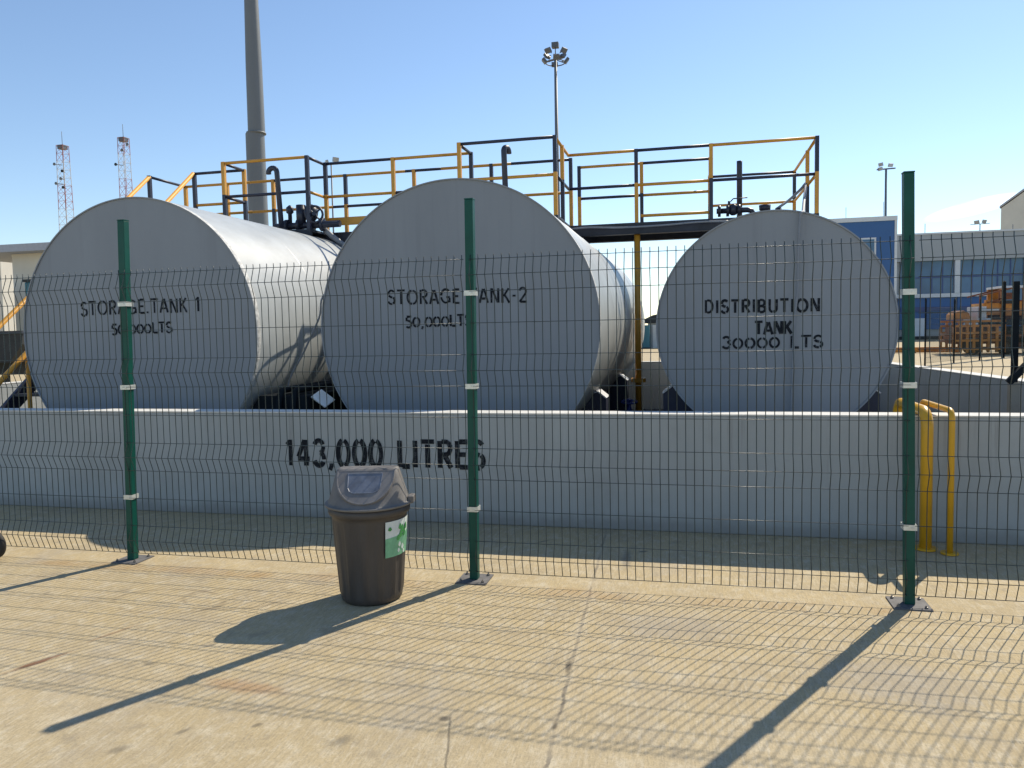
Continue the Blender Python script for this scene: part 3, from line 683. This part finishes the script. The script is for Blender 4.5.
fence_post(PX[4], 'green fence post with white clamps beside the two yellow pipes', (1.765, 1.25, .45), -.0145)
p0 = fence_post(PX[5], 'green fence post beyond the right edge of the picture', zc)
def panel_mb(x0, x1):
    mb = MB(); zb = .064; r = .0027; rh = .0022
    ZH = [0, .099, .198, .396, .594, .693, .792, .99, 1.188, 1.287, 1.386, 1.584, 1.782, 1.881, 1.98]
    off = {.099: -.036, .693: -.036, 1.287: -.036, 1.881: -.036}
    n = int(round((x1-x0)/.0505))
    prof = [(0, -.0), *[(z, off.get(z, 0)) for z in ZH], (2.008, 0)]
    rnd = random.Random(3)
    for i in range(n+1):
        x = x0+(x1-x0)*i/n; pts = []
        for (z, d) in prof:
            if pts and abs(pts[-1][2]-(zb+z)) < 1e-6: continue
            pts.append((x, YF-.028+d, zb+z))
        mb.tube(pts, r, 5, cap=True)
    for z in ZH:
        mb.tube([(x0-.012, YF-.0335+off.get(z, 0), zb+z), (x1+.012, YF-.0335+off.get(z, 0), zb+z)], rh, 5)
    return mb
labs = ['mesh fence panel left of the leftmost visible green post', 'green mesh fence panel between the first and second green posts, behind the bin', 'green mesh fence panel in front of the distribution tank', 'green mesh fence panel right of the post by the yellow pipes']
pn = tag(panel_mb(PX[1]+.028, PX[2]-.028).build('mesh_fence', 'wire', origin=((PX[1]+PX[2])/2, YF, 0)), labs[0], 'fence panel', 'folded wire mesh fence panels')
for k in range(1, 4): dup(pn, (PX[k+1]-PX[1], 0, 0), labs[k])

# ================================================================== BIN
BX, BY = -1.900, 4.238
bt = thing('litter_bin', 'dark brown plastic push lid litter bin with a green and white sticker', 'bin', (BX, BY, 0))
rib = lambda a, h: 1+.036*max(-.5, min(.5, 2.2*math.cos(14*a)))*(1 if .05 < h < .45 else 0)
mb = MB(); mb.lathe((BX, BY, 0), [(.001, .012), (.155, .012), (.168, .0), (.181, .012), (.186, .04), (.188, .06), (.216, .44), (.222, .50), (.226, .525), (.240, .53), (.244, .545), (.244, .572), (.233, .577), (.22, .57)], 168, rfun=rib)
mb.build('bin_body', 'bin', bt)
# lid: loft from a round rim to a narrow ridge
rot = R(13)                                   # the front of the bin turned a little to the viewer's left
def bl(x, y, z): return Vector((BX+x*math.cos(rot)-y*math.sin(rot), BY+x*math.sin(rot)+y*math.cos(rot), z))
mb = MB(); n = 72; rings = []
def sup(a, hx, hy, e):
    c_, s_ = math.cos(a), math.sin(a)
    return hx*math.copysign(abs(c_)**(2/e), c_), hy*math.copysign(abs(s_)**(2/e), s_)
prof = [(.238, .238, 2, .5775), (.262, .262, 2, .580), (.262, .262, 2, .590), (.261, .261, 2, .592), (.246, .246, 2, .5935), (.244, .242, 2, .595), (.241, .236, 2, .602), (.226, .200, 2.4, .638), (.208, .150, 3.2, .692), (.194, .100, 4.5, .745), (.184, .064, 6, .782), (.178, .052, 6, .792), (.162, .040, 6, .796)]
for (hx, hy, e, z) in prof:
    k = len(mb.v); rings.append(k)
    for j in range(n):
        x, y = sup(2*math.pi*j/n, hx, hy, e); mb.v.append(bl(x, y, z))
for a, b in zip(rings, rings[1:]):
    for j in range(n): mb.face((a+j, a+(j+1) % n, b+(j+1) % n, b+j), True)
mb.face([rings[-1]+j for j in range(n)])
ld = mb.build('lid', 'lid', bt)
# swing flaps, one on each slope: flat top edge, rounded foot, with a sunk centre
for sg in (-1, 1):
    def fp(u, s_, off):                       # u along the ridge, s_ 0 at the top to 1 at the foot
        y = .060+(.243-.060)*s_; z = .789-(.789-.603)*s_
        nv = Vector((0, .178, .185)).normalized()*off
        return bl(u, sg*(y+nv.y), z+nv.z)
    N = 28; out_ = [(.172*math.cos(math.pi*i/N), .03+.90*math.sin(math.pi*i/N)**.8) for i in range(N+1)]
    out_ = [(-.172, .0)] + [(-a, b) for a, b in out_] + [(.172, .0)] if False else out_
    mb = MB(); k = len(mb.v); m_ = len(out_)
    lev = [(1.0, -.03), (1.0, .003), (.985, .0045), (.95, .0045), (.94, .0035)]
    for sc, of in lev:
        for (u, s_) in out_: mb.v.append(fp(u*sc, .36+(s_-.36)*sc, of))
    for L_ in range(len(lev)-1):
        for j in range(m_):
            j2 = (j+1) % m_; mb.face((k+L_*m_+j, k+L_*m_+j2, k+(L_+1)*m_+j2, k+(L_+1)*m_+j), False)
    mb.face([k+(len(lev)-1)*m_+j for j in range(m_)])
    fl_ = mb.build('swing_flap', 'flap', ld)
    mb = MB(); ins = [(-.105, .10), (.105, .10), (.098, .50), (.085, .60), (.06, .645), (-.06, .645), (-.085, .60), (-.098, .50)]
    for (sc, of) in ((1.0, .0), (1.0, .006), (.96, .0075), (.92, .005)):
        for (u, s_) in ins: mb.v.append(fp(u*sc, .37+(s_-.37)*sc, of))
    for L_ in range(3):
        for j in range(8): j2 = (j+1) % 8; mb.face((L_*8+j, L_*8+j2, L_*8+8+j2, L_*8+8+j))
    mb.face([24+j for j in range(8)]); mb.build('push_panel', 'flapc', ld)
MB().obox(bl(.255, .0, .600), Vector((math.cos(rot), math.sin(rot), 0)), Vector((-math.sin(rot), math.cos(rot), 0)), Vector((0, 0, 1)), .018, .045, .022).build('lid_catch', 'lid', ld, bevel=.006)
# sticker wrapped on the body
def rbody(z): return (.188+(.222-.188)*(z-.06)/.44)*1.011
def patch(a0, a1, z0f, z1f, m_, name, parent, off):
    mb = MB(); A, B = 18, 8
    for i in range(A+1):
        for j in range(B+1):
            u = i/A; a = R(a0+(a1-a0)*u); lo_, hi_ = z0f(u), z1f(u); z = lo_+(hi_-lo_)*j/B; r = rbody(z)+off
            mb.v.append(Vector((BX+r*math.cos(a), BY+r*math.sin(a), z)))
    for i in range(A):
        for j in range(B): q = i*(B+1)+j; mb.face((q, q+B+1, q+B+2, q+1), True)
    return mb.build(name, m_, parent)
A0, A1 = -43, 22
sk = patch(A0, A1, lambda u: .285, lambda u: .50, 'swhite', 'sticker', bt, .002)
patch(A0, A1, lambda u: .2855, lambda u: .40+.018*u, 'sgreen', 'sticker_band', sk, .0032)
for k, (a, z, s_) in enumerate(((-24, .45, .6), (-18, .43, .8), (-22, .40, .7), (-12, .405, .8), (-28, .385, .6), (-8, .44, .7))):
    a += 9; z += .0
    patch(a-6*s_, a+6*s_, lambda u, z=z, s_=s_: z-.030*s_*math.sin(math.pi*u)**.7*(.5), lambda u, z=z, s_=s_: z+.045*s_*math.sin(math.pi*u)**.7, 'dgreen', 'leaf_mark', sk, .0044+.0003*k)
for k, (a, z, s_) in enumerate(((-24, .35, .7), (-16, .33, .8), (-26, .315, .6), (-12, .30, .6))):
    a += 9; z += .0
    patch(a-5*s_, a+5*s_, lambda u, z=z, s_=s_: z-.02*s_*math.sin(math.pi*u), lambda u, z=z, s_=s_: z+.025*s_*math.sin(math.pi*u), 'swhite', 'pale_mark', sk, .0046+.0003*k)
patch(-39, -32, lambda u: .452-.008*math.sin(math.pi*u), lambda u: .452+.016*math.sin(math.pi*u), 'dgreen', 'emblem', sk, .0048)

# small wheel at the left edge
wt = thing('trolley_wheel', 'small black rubber wheel lying upright by the fence at the left edge', 'wheel', (-4.985, 4.49, 0))
b = MB(); b.lathe((-4.985, 4.47, .105), [(.062, 0), (.085, -.004), (.102, .006), (.105, .022), (.102, .038), (.085, .048), (.062, .044)], 32, 'y'); b.build('tyre', 'tyre', wt)
b = MB(); b.lathe((-4.985, 4.47, .105), [(.001, -.008), (.022, -.008), (.026, .01), (.063, .012), (.063, .036), (.001, .036)], 24, 'y'); b.build('rim', 'rim', wt)

# braced post by the side wall
t = thing('braced_post', 'dark post with a diagonal brace standing inside the right bund wall', 'post', (3.13, 8.6, 0))
b = MB(); b.box(3.11, 3.16, 8.575, 8.625, .98, 1.98); b.build('post_body', 'dark', t)
b = MB(); b.box(3.09, 3.175, 8.56, 8.64, .0, .979); b.build('footing', 'tan', t)
b = MB(); b.bar((3.05, 8.5, .98), (3.62, 8.5, 1.62), .06); b.build('brace', 'dark', t)

# ================================================================== FAR SIDE: fence and machinery on the apron
fa = Vector((8.17, 30.3, 0)); fb = Vector((14.3, 38.2, 0)); nfp = 5
fps = [fa.lerp(fb, i/(nfp-1)) for i in range(nfp)]
lbl = ['thin dark fence post far off, left of the orange machine', 'thin dark fence post far off, at the left end of the orange machine', 'thin dark fence post far off, across the middle of the orange machine', 'tall dark fence post far off, right of the orange machine middle', 'thin dark fence post far off at the right picture edge']
for i, p in enumerate(fps):
    h = 3.2 if i == 3 else 2.4; ww = .05 if i == 3 else .025
    b = MB(); b.box(p.x-ww, p.x+ww, p.y-ww, p.y+ww, 0, h); b.lathe((p.x, p.y, h), [(ww*1.2, 0), (.01, .05)], 4)
    tag(b.build('fence_post', 'dark', origin=p), lbl[i], 'post', 'posts of the far fence')
for i in range(nfp-1):
    a, c = fps[i], fps[i+1]; b = MB()
    for k in range(1, 40):
        q = a.lerp(c, k/40); b.tube([q+Vector((0, 0, .1)), q+Vector((0, 0, 2.1))], .004, 4)
    for z in (.1, .3, .5, .9, 1.1, 1.5, 1.7, 1.9, 2.1): b.tube([a+Vector((0, 0, z)), c+Vector((0, 0, z))], .006, 4)
    tag(b.build('wire_fence', 'wire', origin=(a+c)/2), ['far wire fence panel over the pale apron', 'far wire fence panel before the low orange frame', 'far wire fence panel before the grey cab', 'far wire fence panel at the right picture edge'][i], 'fence panel', 'far wire fence panels')
# orange loader
GX, GY = 10.9, 40.0
gl = thing('cargo_loader', 'orange and rusty airport loader with lattice frame parked beyond the bund', 'loader', (12.5, GY, 0))
k_ = GY/24.
def gx(x): return x*k_
b = MB(); b.box(11.2, 16.5, GY, GY+2.2, .55, .8); b.box(11.2, 16.5, GY-.03, GY+2.23, .80, .92); b.build('chassis', 'rust', gl)
for yf in (GY-.08, GY+1.95):
    b = MB()
    for xx in (10.95, 11.22, 11.5, 11.78, 12.1, 12.4, 12.75, 13.05): b.box(xx, xx+.11, yf-.04, yf+.06, .1, 1.62 if xx > 11.2 else 1.3)
    for zz in (.22, .62, .98, 1.3, 1.52): b.box(10.96, 13.15, yf-.062, yf-.041, zz, zz+.10)
    b.build('lattice_frame', 'orange', gl)
for xx, zz in ((10.62, .6), (10.62, .9)): MB().box(xx, 10.94, GY, GY+.9, zz, zz+.12).build('tow_bar', 'rust', gl)
b = MB(); b.box(13.2, 14.6, GY+.0, GY+.05, .25, .78); b.build('side_skirt', 'rust', gl)
for k, (xa, xb, za, zb_) in enumerate(((12.1, 12.9, 2.05, 2.12), (12.95, 13.55, 2.35, 2.5), (13.2, 13.66, 2.55, 2.86), (12.35, 12.6, 2.3, 2.55))): MB().box(xa, xb, GY+.0+.02*k, GY+.2+.02*k, za, zb_).build('bracket', ('trim', 'slate', 'rust', 'orange')[k], gl)
b = MB(); b.box(11.15, 12.9, GY+.15, GY+1.8, .5, 1.3); b.build('engine_cover', 'rust', gl)
b = MB(); b.prism([(11.05, 1.66), (11.75, 1.66), (11.68, 1.95), (11.45, 2.08), (11.2, 2.05), (11.05, 1.9)], GY+.1, GY+1.3); b.build('hood', 'orange', gl)
b = MB(); b.box(12.05, 12.4, GY+.1, GY+1.6, 1.62, 2.25); b.build('control_cabinet', 'trim', gl)
b = MB(); b.box(12.5, 13.5, GY+.1, GY+1.7, 1.75, 2.3); b.build('box_body', 'orange', gl)
b = MB(); b.box(11.9, 15.2, GY-.1, GY+2.0, 1.50, 1.60); b.box(12.0, 15.2, GY-.12, GY-.101, 1.35, 1.62); b.build('platform', 'slate', gl)
MB().bar((12.25, GY+1.6, 2.62), (13.6, GY+1.6, 2.95), .07).build('guard_rail', 'rust', gl)
b = MB(); b.bar((12.25, GY, 2.62), (13.6, GY, 2.95), .07)
b.bar((12.3, GY, 1.6), (12.3, GY, 2.62), .07); b.bar((13.1, GY, 2.3), (13.1, GY, 2.85), .06); b.bar((12.6, GY, 2.3), (13.6, GY, 2.6), .06)
b.build('guard_rail', 'rust', gl)
b = MB(); b.box(13.7, 14.8, GY+.1, GY+1.9, 2.98, 3.08); b.build('cab_roof', 'trim', gl)
b = MB(); b.box(14.62, 14.85, GY-.02, GY+.2, .8, 2.97); b.box(13.7, 13.85, GY-.02, GY+.15, 1.6, 2.97); b.box(13.7, 14.62, GY+1.7, GY+1.85, 1.6, 2.97); b.build('cab_pillar', 'orange', gl)
b = MB(); b.box(13.9, 14.58, GY+.05, GY+.1, 1.7, 2.35); b.build('cab_panel', 'orange', gl)
b = MB(); b.box(13.9, 14.58, GY+.06, GY+.09, 2.4, 2.9); b.build('cab_window', 'glass', gl)
MB().box(13.2, 16.2, GY+.3, GY+1.9, 1.62, 2.5).build('rear_body', 'rust', gl)
b = MB(); b.box(13.5, 14.4, GY-.02, GY+1.5, .93, 1.3); b.build('battery_box', 'slate', gl)
b = MB(); b.box(14.1, 14.7, GY-.04, GY-.02, 1.12, 1.2); b.build('marker_plate', 'white', gl)
for xx in (11.8, 13.2, 14.6, 15.9):
    b = MB(); b.lathe((xx, GY-.1, .42), [(.16, .02), (.36, 0), (.42, .06), (.42, .22), (.36, .28), (.16, .26)], 24, 'y'); wv = b.build('wheel', 'tyre', gl)
    b = MB(); b.lathe((xx, GY-.1, .42), [(.001, .03), (.1, .02), (.16, .05), (.16, .2)], 16, 'y'); b.build('rim', 'rim', wv)
for ob in kids(gl):
    nm = ob.name.split('.')[0]; dx, dz = {'cab_roof': (-.72, .1), 'cab_pillar': (-.72, .1), 'cab_panel': (-.72, .1), 'cab_window': (-.72, .1), 'box_body': (-.25, .1), 'guard_rail': (-.2, .12)}.get(nm, (0, 0))
    for v in ob.data.vertices: v.co.x += dx; v.co.z += dz*(1 if v.co.z > 1.2 else 0)
gl.location.x += 1.0
# low orange beam on the apron
t = thing('barrier_beam', 'low orange barrier beam lying across the pale apron left of the loader', 'barrier', (11, 42.5, 0))
b = MB(); b.box(8.6, 13.2, 42.8, 43.0, .03, .30); b.build('beam', 'orange', t)
for xx in (8.7, 10.9, 13.0): MB().box(xx, xx+.2, 42.7, 43.1, .0, .029).build('foot', 'slate', t)

# ================================================================== BUILDINGS
YBK = 75.
lb = thing('terminal_building', 'long grey building with blue glazed front at the right', 'building', (30, YBK+8, 0))
x0, x1 = 17.72, 52
MB().box(x0, x1, YBK+.4, YBK+16, 0, 9.2).build('wall', 'panel', lb)
mb = MB(); mb.box(x0-.1, x1, YBK-.1, YBK+.398, 6.95, 9.25); mb.build('parapet', 'panel', lb)
MB().box(x0-.2, x1, YBK-.2, YBK+16.2, 9.255, 9.4).build('roof_edge', 'trim', lb)
MB().box(x0, x1, YBK-.02, YBK+.39, 3.72, 4.05).build('sill_band', 'trim', lb)
xs = [17.9, 22.72, 28.2, 33.6, 39, 44.4, 49.8]
for a, b_ in zip(xs, xs[1:]):
    wn = MB().box(a+.25, b_-.25, YBK+.25, YBK+.38, 4.06, 6.94).build('window', 'glass', lb)
    fr = MB()
    for k in range(1, 5): xx = a+.25+(b_-a-.5)*k/5; fr.box(xx-.04, xx+.04, YBK+.20, YBK+.249, 4.07, 6.93)
    fr.box(a+.26, b_-.26, YBK+.18, YBK+.199, 5.45, 5.55); fr.build('mullion', 'dkblue', wn)
    MB().box(b_-.2, b_+.2, YBK-.05, YBK+.39, 4.06, 6.94).build('pilaster', 'trim', lb)
    MB().box(a+.1, b_-.1, YBK+.2, YBK+.38, .9, 3.7).build('lower_panel', 'bluewall' if True else 'dkblue', lb)
    MB().box(a+.6, b_-2.4, YBK+.12, YBK+.19, .3, 1.9).build('door', 'trim', lb)
    MB().box(a+.3, b_-.3, YBK+.1, YBK+.18, 2.5, 2.9).build('fascia', 'dkblue', lb)
MB().box(x0, x1, YBK+.05, YBK+.39, 0, .29).build('plinth', 'slate', lb)
for xx, yy, zz in ((21.4, 80, 10.8), (29.5, 82, 10.6)): MB().tube([(xx, yy, 9.2), (xx, yy, zz)], .03, 6).build('aerial', 'galv', lb)
bb = thing('office_block', 'bright blue block with white edge trim behind the distribution tank', 'building', (14, 74, 0))
MB().box(9.5, 16.42, 70, 78, 0, 10.05).build('wall', 'bluewall', bb)
MB().box(9.4, 16.62, 69.9, 78.1, 10.052, 10.42).build('roof_edge', 'trim', bb)
MB().box(16.422, 16.62, 69.95, 78.1, 0, 10.05).build('corner_trim', 'trim', bb)
wn = MB().box(13.1, 15.0, 69.93, 69.998, 6.9, 8.7).build('window', 'trim', bb); MB().box(13.25, 14.85, 69.90, 69.929, 7.05, 8.55).build('pane', 'glass', wn)
MB().tube([(13, 72, 10.4), (13, 72, 11.6)], .02, 6).build('aerial', 'galv', bb); MB().tube([(16.0, 72, 10.4), (16.0, 72, 11.9)], .02, 6).build('aerial', 'galv', bb)
gb = thing('gabled_hangar', 'tall cream gabled shed showing at the right edge above the long building', 'building', (48.6, 140, 0))
MB().prism([(48.6, 0), (65, 0), (65, 19.6), (56.8, 25.6), (48.6, 19.6)], 140, 170).build('wall', 'cream', gb)
rf = MB(); rf.prism([(48.4, 19.66), (48.4, 19.96), (56.8, 26.1), (65.2, 19.96), (65.2, 19.66), (56.8, 25.75)], 139.8, 170.2); rf.build('roof', 'roofgrey', gb)
gb.rotation_euler.z = R(-27)
# left: cream building with a flat overhanging roof
cbd = thing('flat_roof_building', 'cream building under a wide flat overhanging grey roof at the left', 'building', (-39, 44, 0))
MB().box(-41.5, -33, 40, 48, 0, 6.95).build('wall', 'cream', cbd)
MB().box(-46, -32.5, 38.8, 49, 6.952, 7.4).build('roof', 'roofgrey', cbd)
MB().tube([(-45.5, 39.2, 0), (-45.5, 39.2, 6.95)], .15, 10).build('column', 'cream', cbd)
w_ = MB().box(-38, -36.5, 39.93, 39.998, 3.5, 5).build('window', 'trim', cbd); MB().box(-37.9, -36.6, 39.90, 39.929, 3.6, 4.9).build('pane', 'glass', w_)
sb = thing('round_tank', 'pale cream round tank at the left edge behind the yellow stair rail', 'tank', (-43.4, 37, 0))
MB().lathe((-43.4, 37, 0), [(2.45, 0), (2.45, 4.3), (2.40, 4.6), (2.2, 4.85)], 48).build('shell', 'cream', sb)
MB().lathe((-43.4, 37, 0), [(2.2, 4.851), (1.4, 5.12), (.4, 5.22), (.01, 5.23)], 48).build('roof', 'cream', sb)
MB().lathe((-43.4, 37, 0), [(2.455, 2.4), (2.48, 2.42), (2.48, 2.5), (2.455, 2.52)], 48).build('stiffener_ring', 'cream', sb)
fbd = thing('water_tower', 'small cream block with one dark opening far off under the flat roof', 'building', (-66, 62, 0))
MB().box(-66.4, -63.6, 60, 63, 0, 9.0).build('wall', 'cream', fbd); MB().box(-65.3, -64.9, 59.94, 59.998, 7.4, 7.8).build('opening', 'slate', fbd)
# gap between tanks 2 and 3: hut and container
ht = thing('pitched_roof_hut', 'distant hut with a dark pitched roof in the gap right of the yellow pole', 'building', (-2.4, 60, 0))
MB().box(-3.3, .5, 59.5, 63, 0, 1.95).build('wall', 'panel', ht)
MB().prism([(-3.9, 1.9), (.9, 1.9), (.9, 2.05), (-1.4, 2.75), (-2.9, 2.5), (-3.9, 2.05)], 59.2, 63.3).build('roof', 'slate', ht)
MB().box(-2.95, -2.6, 59.45, 59.498, 0, 1.75).build('door', 'white', ht); MB().box(-2.5, -2.0, 59.45, 59.498, .3, 1.5).build('window', 'slate', ht)
ct = thing('storage_container', 'distant blue green container left of the pitched roof hut', 'container', (-4.2, 59, 0))
MB().box(-5.6, -3.1, 57.5, 59.3, .1, 1.75).build('container_body', 'teal', ct)
for xx in (-5.5, -5.0, -4.5, -4.0, -3.5): MB().box(xx, xx+.12, 57.46, 57.499, .15, 1.7).build('rib', 'teal', ct)
MB().box(-5.62, -3.08, 57.48, 59.32, .0, .098).build('base_rail', 'slate', ct)
# dark trailer and lamp post seen left of tank 1
tl = thing('flatbed_trailer', 'dark flatbed trailer with a slanted tail, beyond the stair at the left', 'trailer', (-16.5, 14.8, 0))
MB().prism([(-19, 1.73), (-14.38, 1.73), (-14.40, 1.5), (-14.75, 1.1), (-19, 1.1)], 14, 16.2).build('load_bed', 'slate', tl)
MB().box(-19, -14.36, 13.97, 16.23, 1.732, 1.80).build('bed_rim', 'deck', tl)
MB().box(-18.9, -15.2, 14.5, 15.7, .8, 1.095).build('chassis', 'slate', tl)
for xx in (-18.2, -17.1):
    b = MB(); b.lathe((xx, 14.1, .45), [(.2, .02), (.4, 0), (.45, .06), (.45, .24), (.4, .3), (.2, .28)], 24, 'y'); b.lathe((xx, 14.1, .45), [(.001, .08), (.2, .06), (.2, .2)], 16, 'y'); b.build('wheel', 'tyre', tl)
for xx in (-15.5,): MB().bar((xx, 14.6, 0), (xx, 14.6, .8), .1).build('prop_stand', 'slate', tl)
lp = thing('post_light', 'short blue grey post with a teal lamp box, just left of the leftmost tank', 'post light', (-13.55, 13.5, 0))
MB().tube([(-13.55, 13.5, 0), (-13.55, 13.5, 2.3)], .055, 12).build('pole', 'galv', lp)
MB().box(-13.64, -13.46, 13.41, 13.59, 2.301, 2.80).build('lamp_box', 'teal', lp, bevel=.02); MB().box(-13.66, -13.44, 13.39, 13.61, 2.805, 2.86).build('lamp_cap', 'slate', lp)

# ================================================================== MASTS
mp_ = thing('mast_column', 'very thick grey steel mast rising out of the top of the picture', 'mast', (-18.15, 30, 0))
b = MB(); b.lathe((-18.15, 30, 0), [(.43, 0), (.42, 3), (.41, 6.3), (.39, 10.16)], 40); b.build('lower_section', 'galv', mp_)
b = MB(); b.lathe((-18.09, 30, 0), [(.41, 10.161), (.41, 10.22)], 40, cap0=True, cap1=True); b.build('joint_collar', 'galv', mp_)
b = MB(); b.lathe((-18.07, 30, 0), [(.355, 10.221), (.335, 13), (.285, 15.7), (.2, 26)], 40, cap1=True); b.build('upper_section', 'galv', mp_)
def flood(mb, c, d, s_=.35):
    c, d = Vector(c), Vector(d).normalized(); sd_ = d.cross(Vector((0, 0, 1))).normalized(); u_ = sd_.cross(d)
    mb.obox(c, d, sd_, u_, s_*.45, s_, s_*.8)
t = thing('high_mast_light', 'tall thin mast crowned by a ring of floodlights, centre of the sky', 'light mast', (-13.6, 80, 0))
b = MB(); b.tube([(-13.6, 80, 0), (-13.6, 80, 29.5)], [.32, .15], 14); b.build('mast', 'galv', t)
b = MB(); b.tube([(-13.6+1.0*math.cos(2*math.pi*i/24), 80+1.0*math.sin(2*math.pi*i/24), 29.0) for i in range(25)], .06, 6)
for i in range(4): b.tube([(-13.6, 80, 29.3), (-13.6+math.cos(math.pi/2*i+.4), 80+math.sin(math.pi/2*i+.4), 29.0)], .05, 6)
b.tube([(-13.6, 80, 29.5), (-13.6, 80, 31.0)], .05, 6); b.build('head_ring', 'lampm', t)
MB().box(-13.95, -13.25, 79.7, 80.3, 30.5, 31.0).build('winch_cap', 'lampm', t)
for i in range(8):
    a = 2*math.pi*i/8+.25; mb = MB(); zz = 29.2+(.75 if i % 2 else 0)
    flood(mb, (-13.6+1.15*math.cos(a), 80+1.15*math.sin(a), zz), (math.cos(a), math.sin(a), -.8), .32)
    mb.bar((-13.6+.6*math.cos(a), 80+.6*math.sin(a), zz-.1), (-13.6+1.1*math.cos(a), 80+1.1*math.sin(a), zz), .08); mb.build('floodlight', 'lampm', t)
def lampmast(label, x, y, h, r, arms, s_):
    t = thing('lamp_mast', label, 'light mast', (x, y, 0), 'slim masts with floodlights')
    MB().tube([(x, y, 0), (x, y, h)], [r*1.6, r], 10).build('mast', 'galv', t)
    b = MB(); b.bar((x-s_*2.2, y, h), (x+s_*2.2, y, h+.1*s_), r*1.2); b.build('cross_arm', 'lampm', t)
    for (dx, dz, sg) in arms:
        mb = MB(); flood(mb, (x+dx*s_, y-.1, h+dz*s_), (sg, -.7, -.35), s_*.55); mb.build('floodlight', 'lens', t)
    return t
lampmast('slim lamp mast with two pale floodlights above the blue block', 20.2, 90, 17.9, .11, ((-1.3, 1.2, -1), (-1.4, .1, -1), (1.0, .9, .3)), .42)
lampmast('small far lamp mast above the grey roof near the right edge', 42.34, 130, 16.1, .07, ((-.8, .5, -1), (.9, .6, .6)), .6)
lampmast('thin lamp pole with twin heads seen behind the catwalk railing at the left', -22.0, 45, 12.25, .045, ((-.7, .1, -1), (1.1, .55, 1)), .33)
def lattice(label, x, y, h, w0, w1, z0w, tip, dish=False):
    t = thing('lattice_mast', label, 'mast', (x, y, 0), 'red and white lattice radio masts')
    mb = MB(); n = 26
    hw = lambda z: (w0+(w1-w0)*min(1, z/h))/2
    for k in range(n):
        za, zb_ = h*k/n, h*(k+1)/n; mb.mi = (k//3) % 2; a, b_ = hw(za), hw(zb_); r = .030
        ca = [(x-a, y-a), (x+a, y-a), (x+a, y+a), (x-a, y+a)]; cb_ = [(x-b_, y-b_), (x+b_, y-b_), (x+b_, y+b_), (x-b_, y+b_)]
        for i in range(4):
            j = (i+1) % 4
            mb.tube([(*ca[i], za), (*cb_[i], zb_)], r*1.3, 4, cap=False); mb.tube([(*ca[i], za), (*cb_[j], zb_)], r*.7, 4, cap=False); mb.tube([(*cb_[i], zb_), (*cb_[j], zb_)], r*.7, 4, cap=False)
    mb.build('lattice', ['red', 'mwhite'], t)
    MB().tube([(x, y, h), (x, y, tip)], .035, 5).build('lightning_rod', 'galv', t)
    mb = MB(); mb.box(x-w1*.42, x+w1*.42, y-w1*.42, y+w1*.42, h-.5, h+.05); mb.build('top_platform', 'lampm', t)
    for k, (dx, dz) in enumerate(dish or []):
        d_ = MB(); d_.lathe((x+dx, y-.8, h+dz), [(.001, .14), (.15, .08), (.2, 0), (.2, -.08), (.001, -.08)], 14, 'y'); d_.build('dish_antenna', 'slate' if k % 2 else 'galv', t)
        d_2 = MB(); d_2.bar((x+dx, y-.7, h+dz), (x+dx*.3, y, h+dz), .08); d_2.build('dish_arm', 'galv', t)
lattice('left red and white lattice radio mast with stacked dishes', -83.85, 90, 28.0, 1.7, 1.05, 17, 29.9, [(-.7, -2.6), (.5, -3.6), (.2, -4.6), (.5, -5.8), (-.6, -5.2)])
lattice('second red and white lattice radio mast, right of the other one', -74.1, 90, 28.3, 1.4, 1.0, 17, 30.1, [(1.25, -1.1), (-.7, -3.6), (.4, -1.8)])
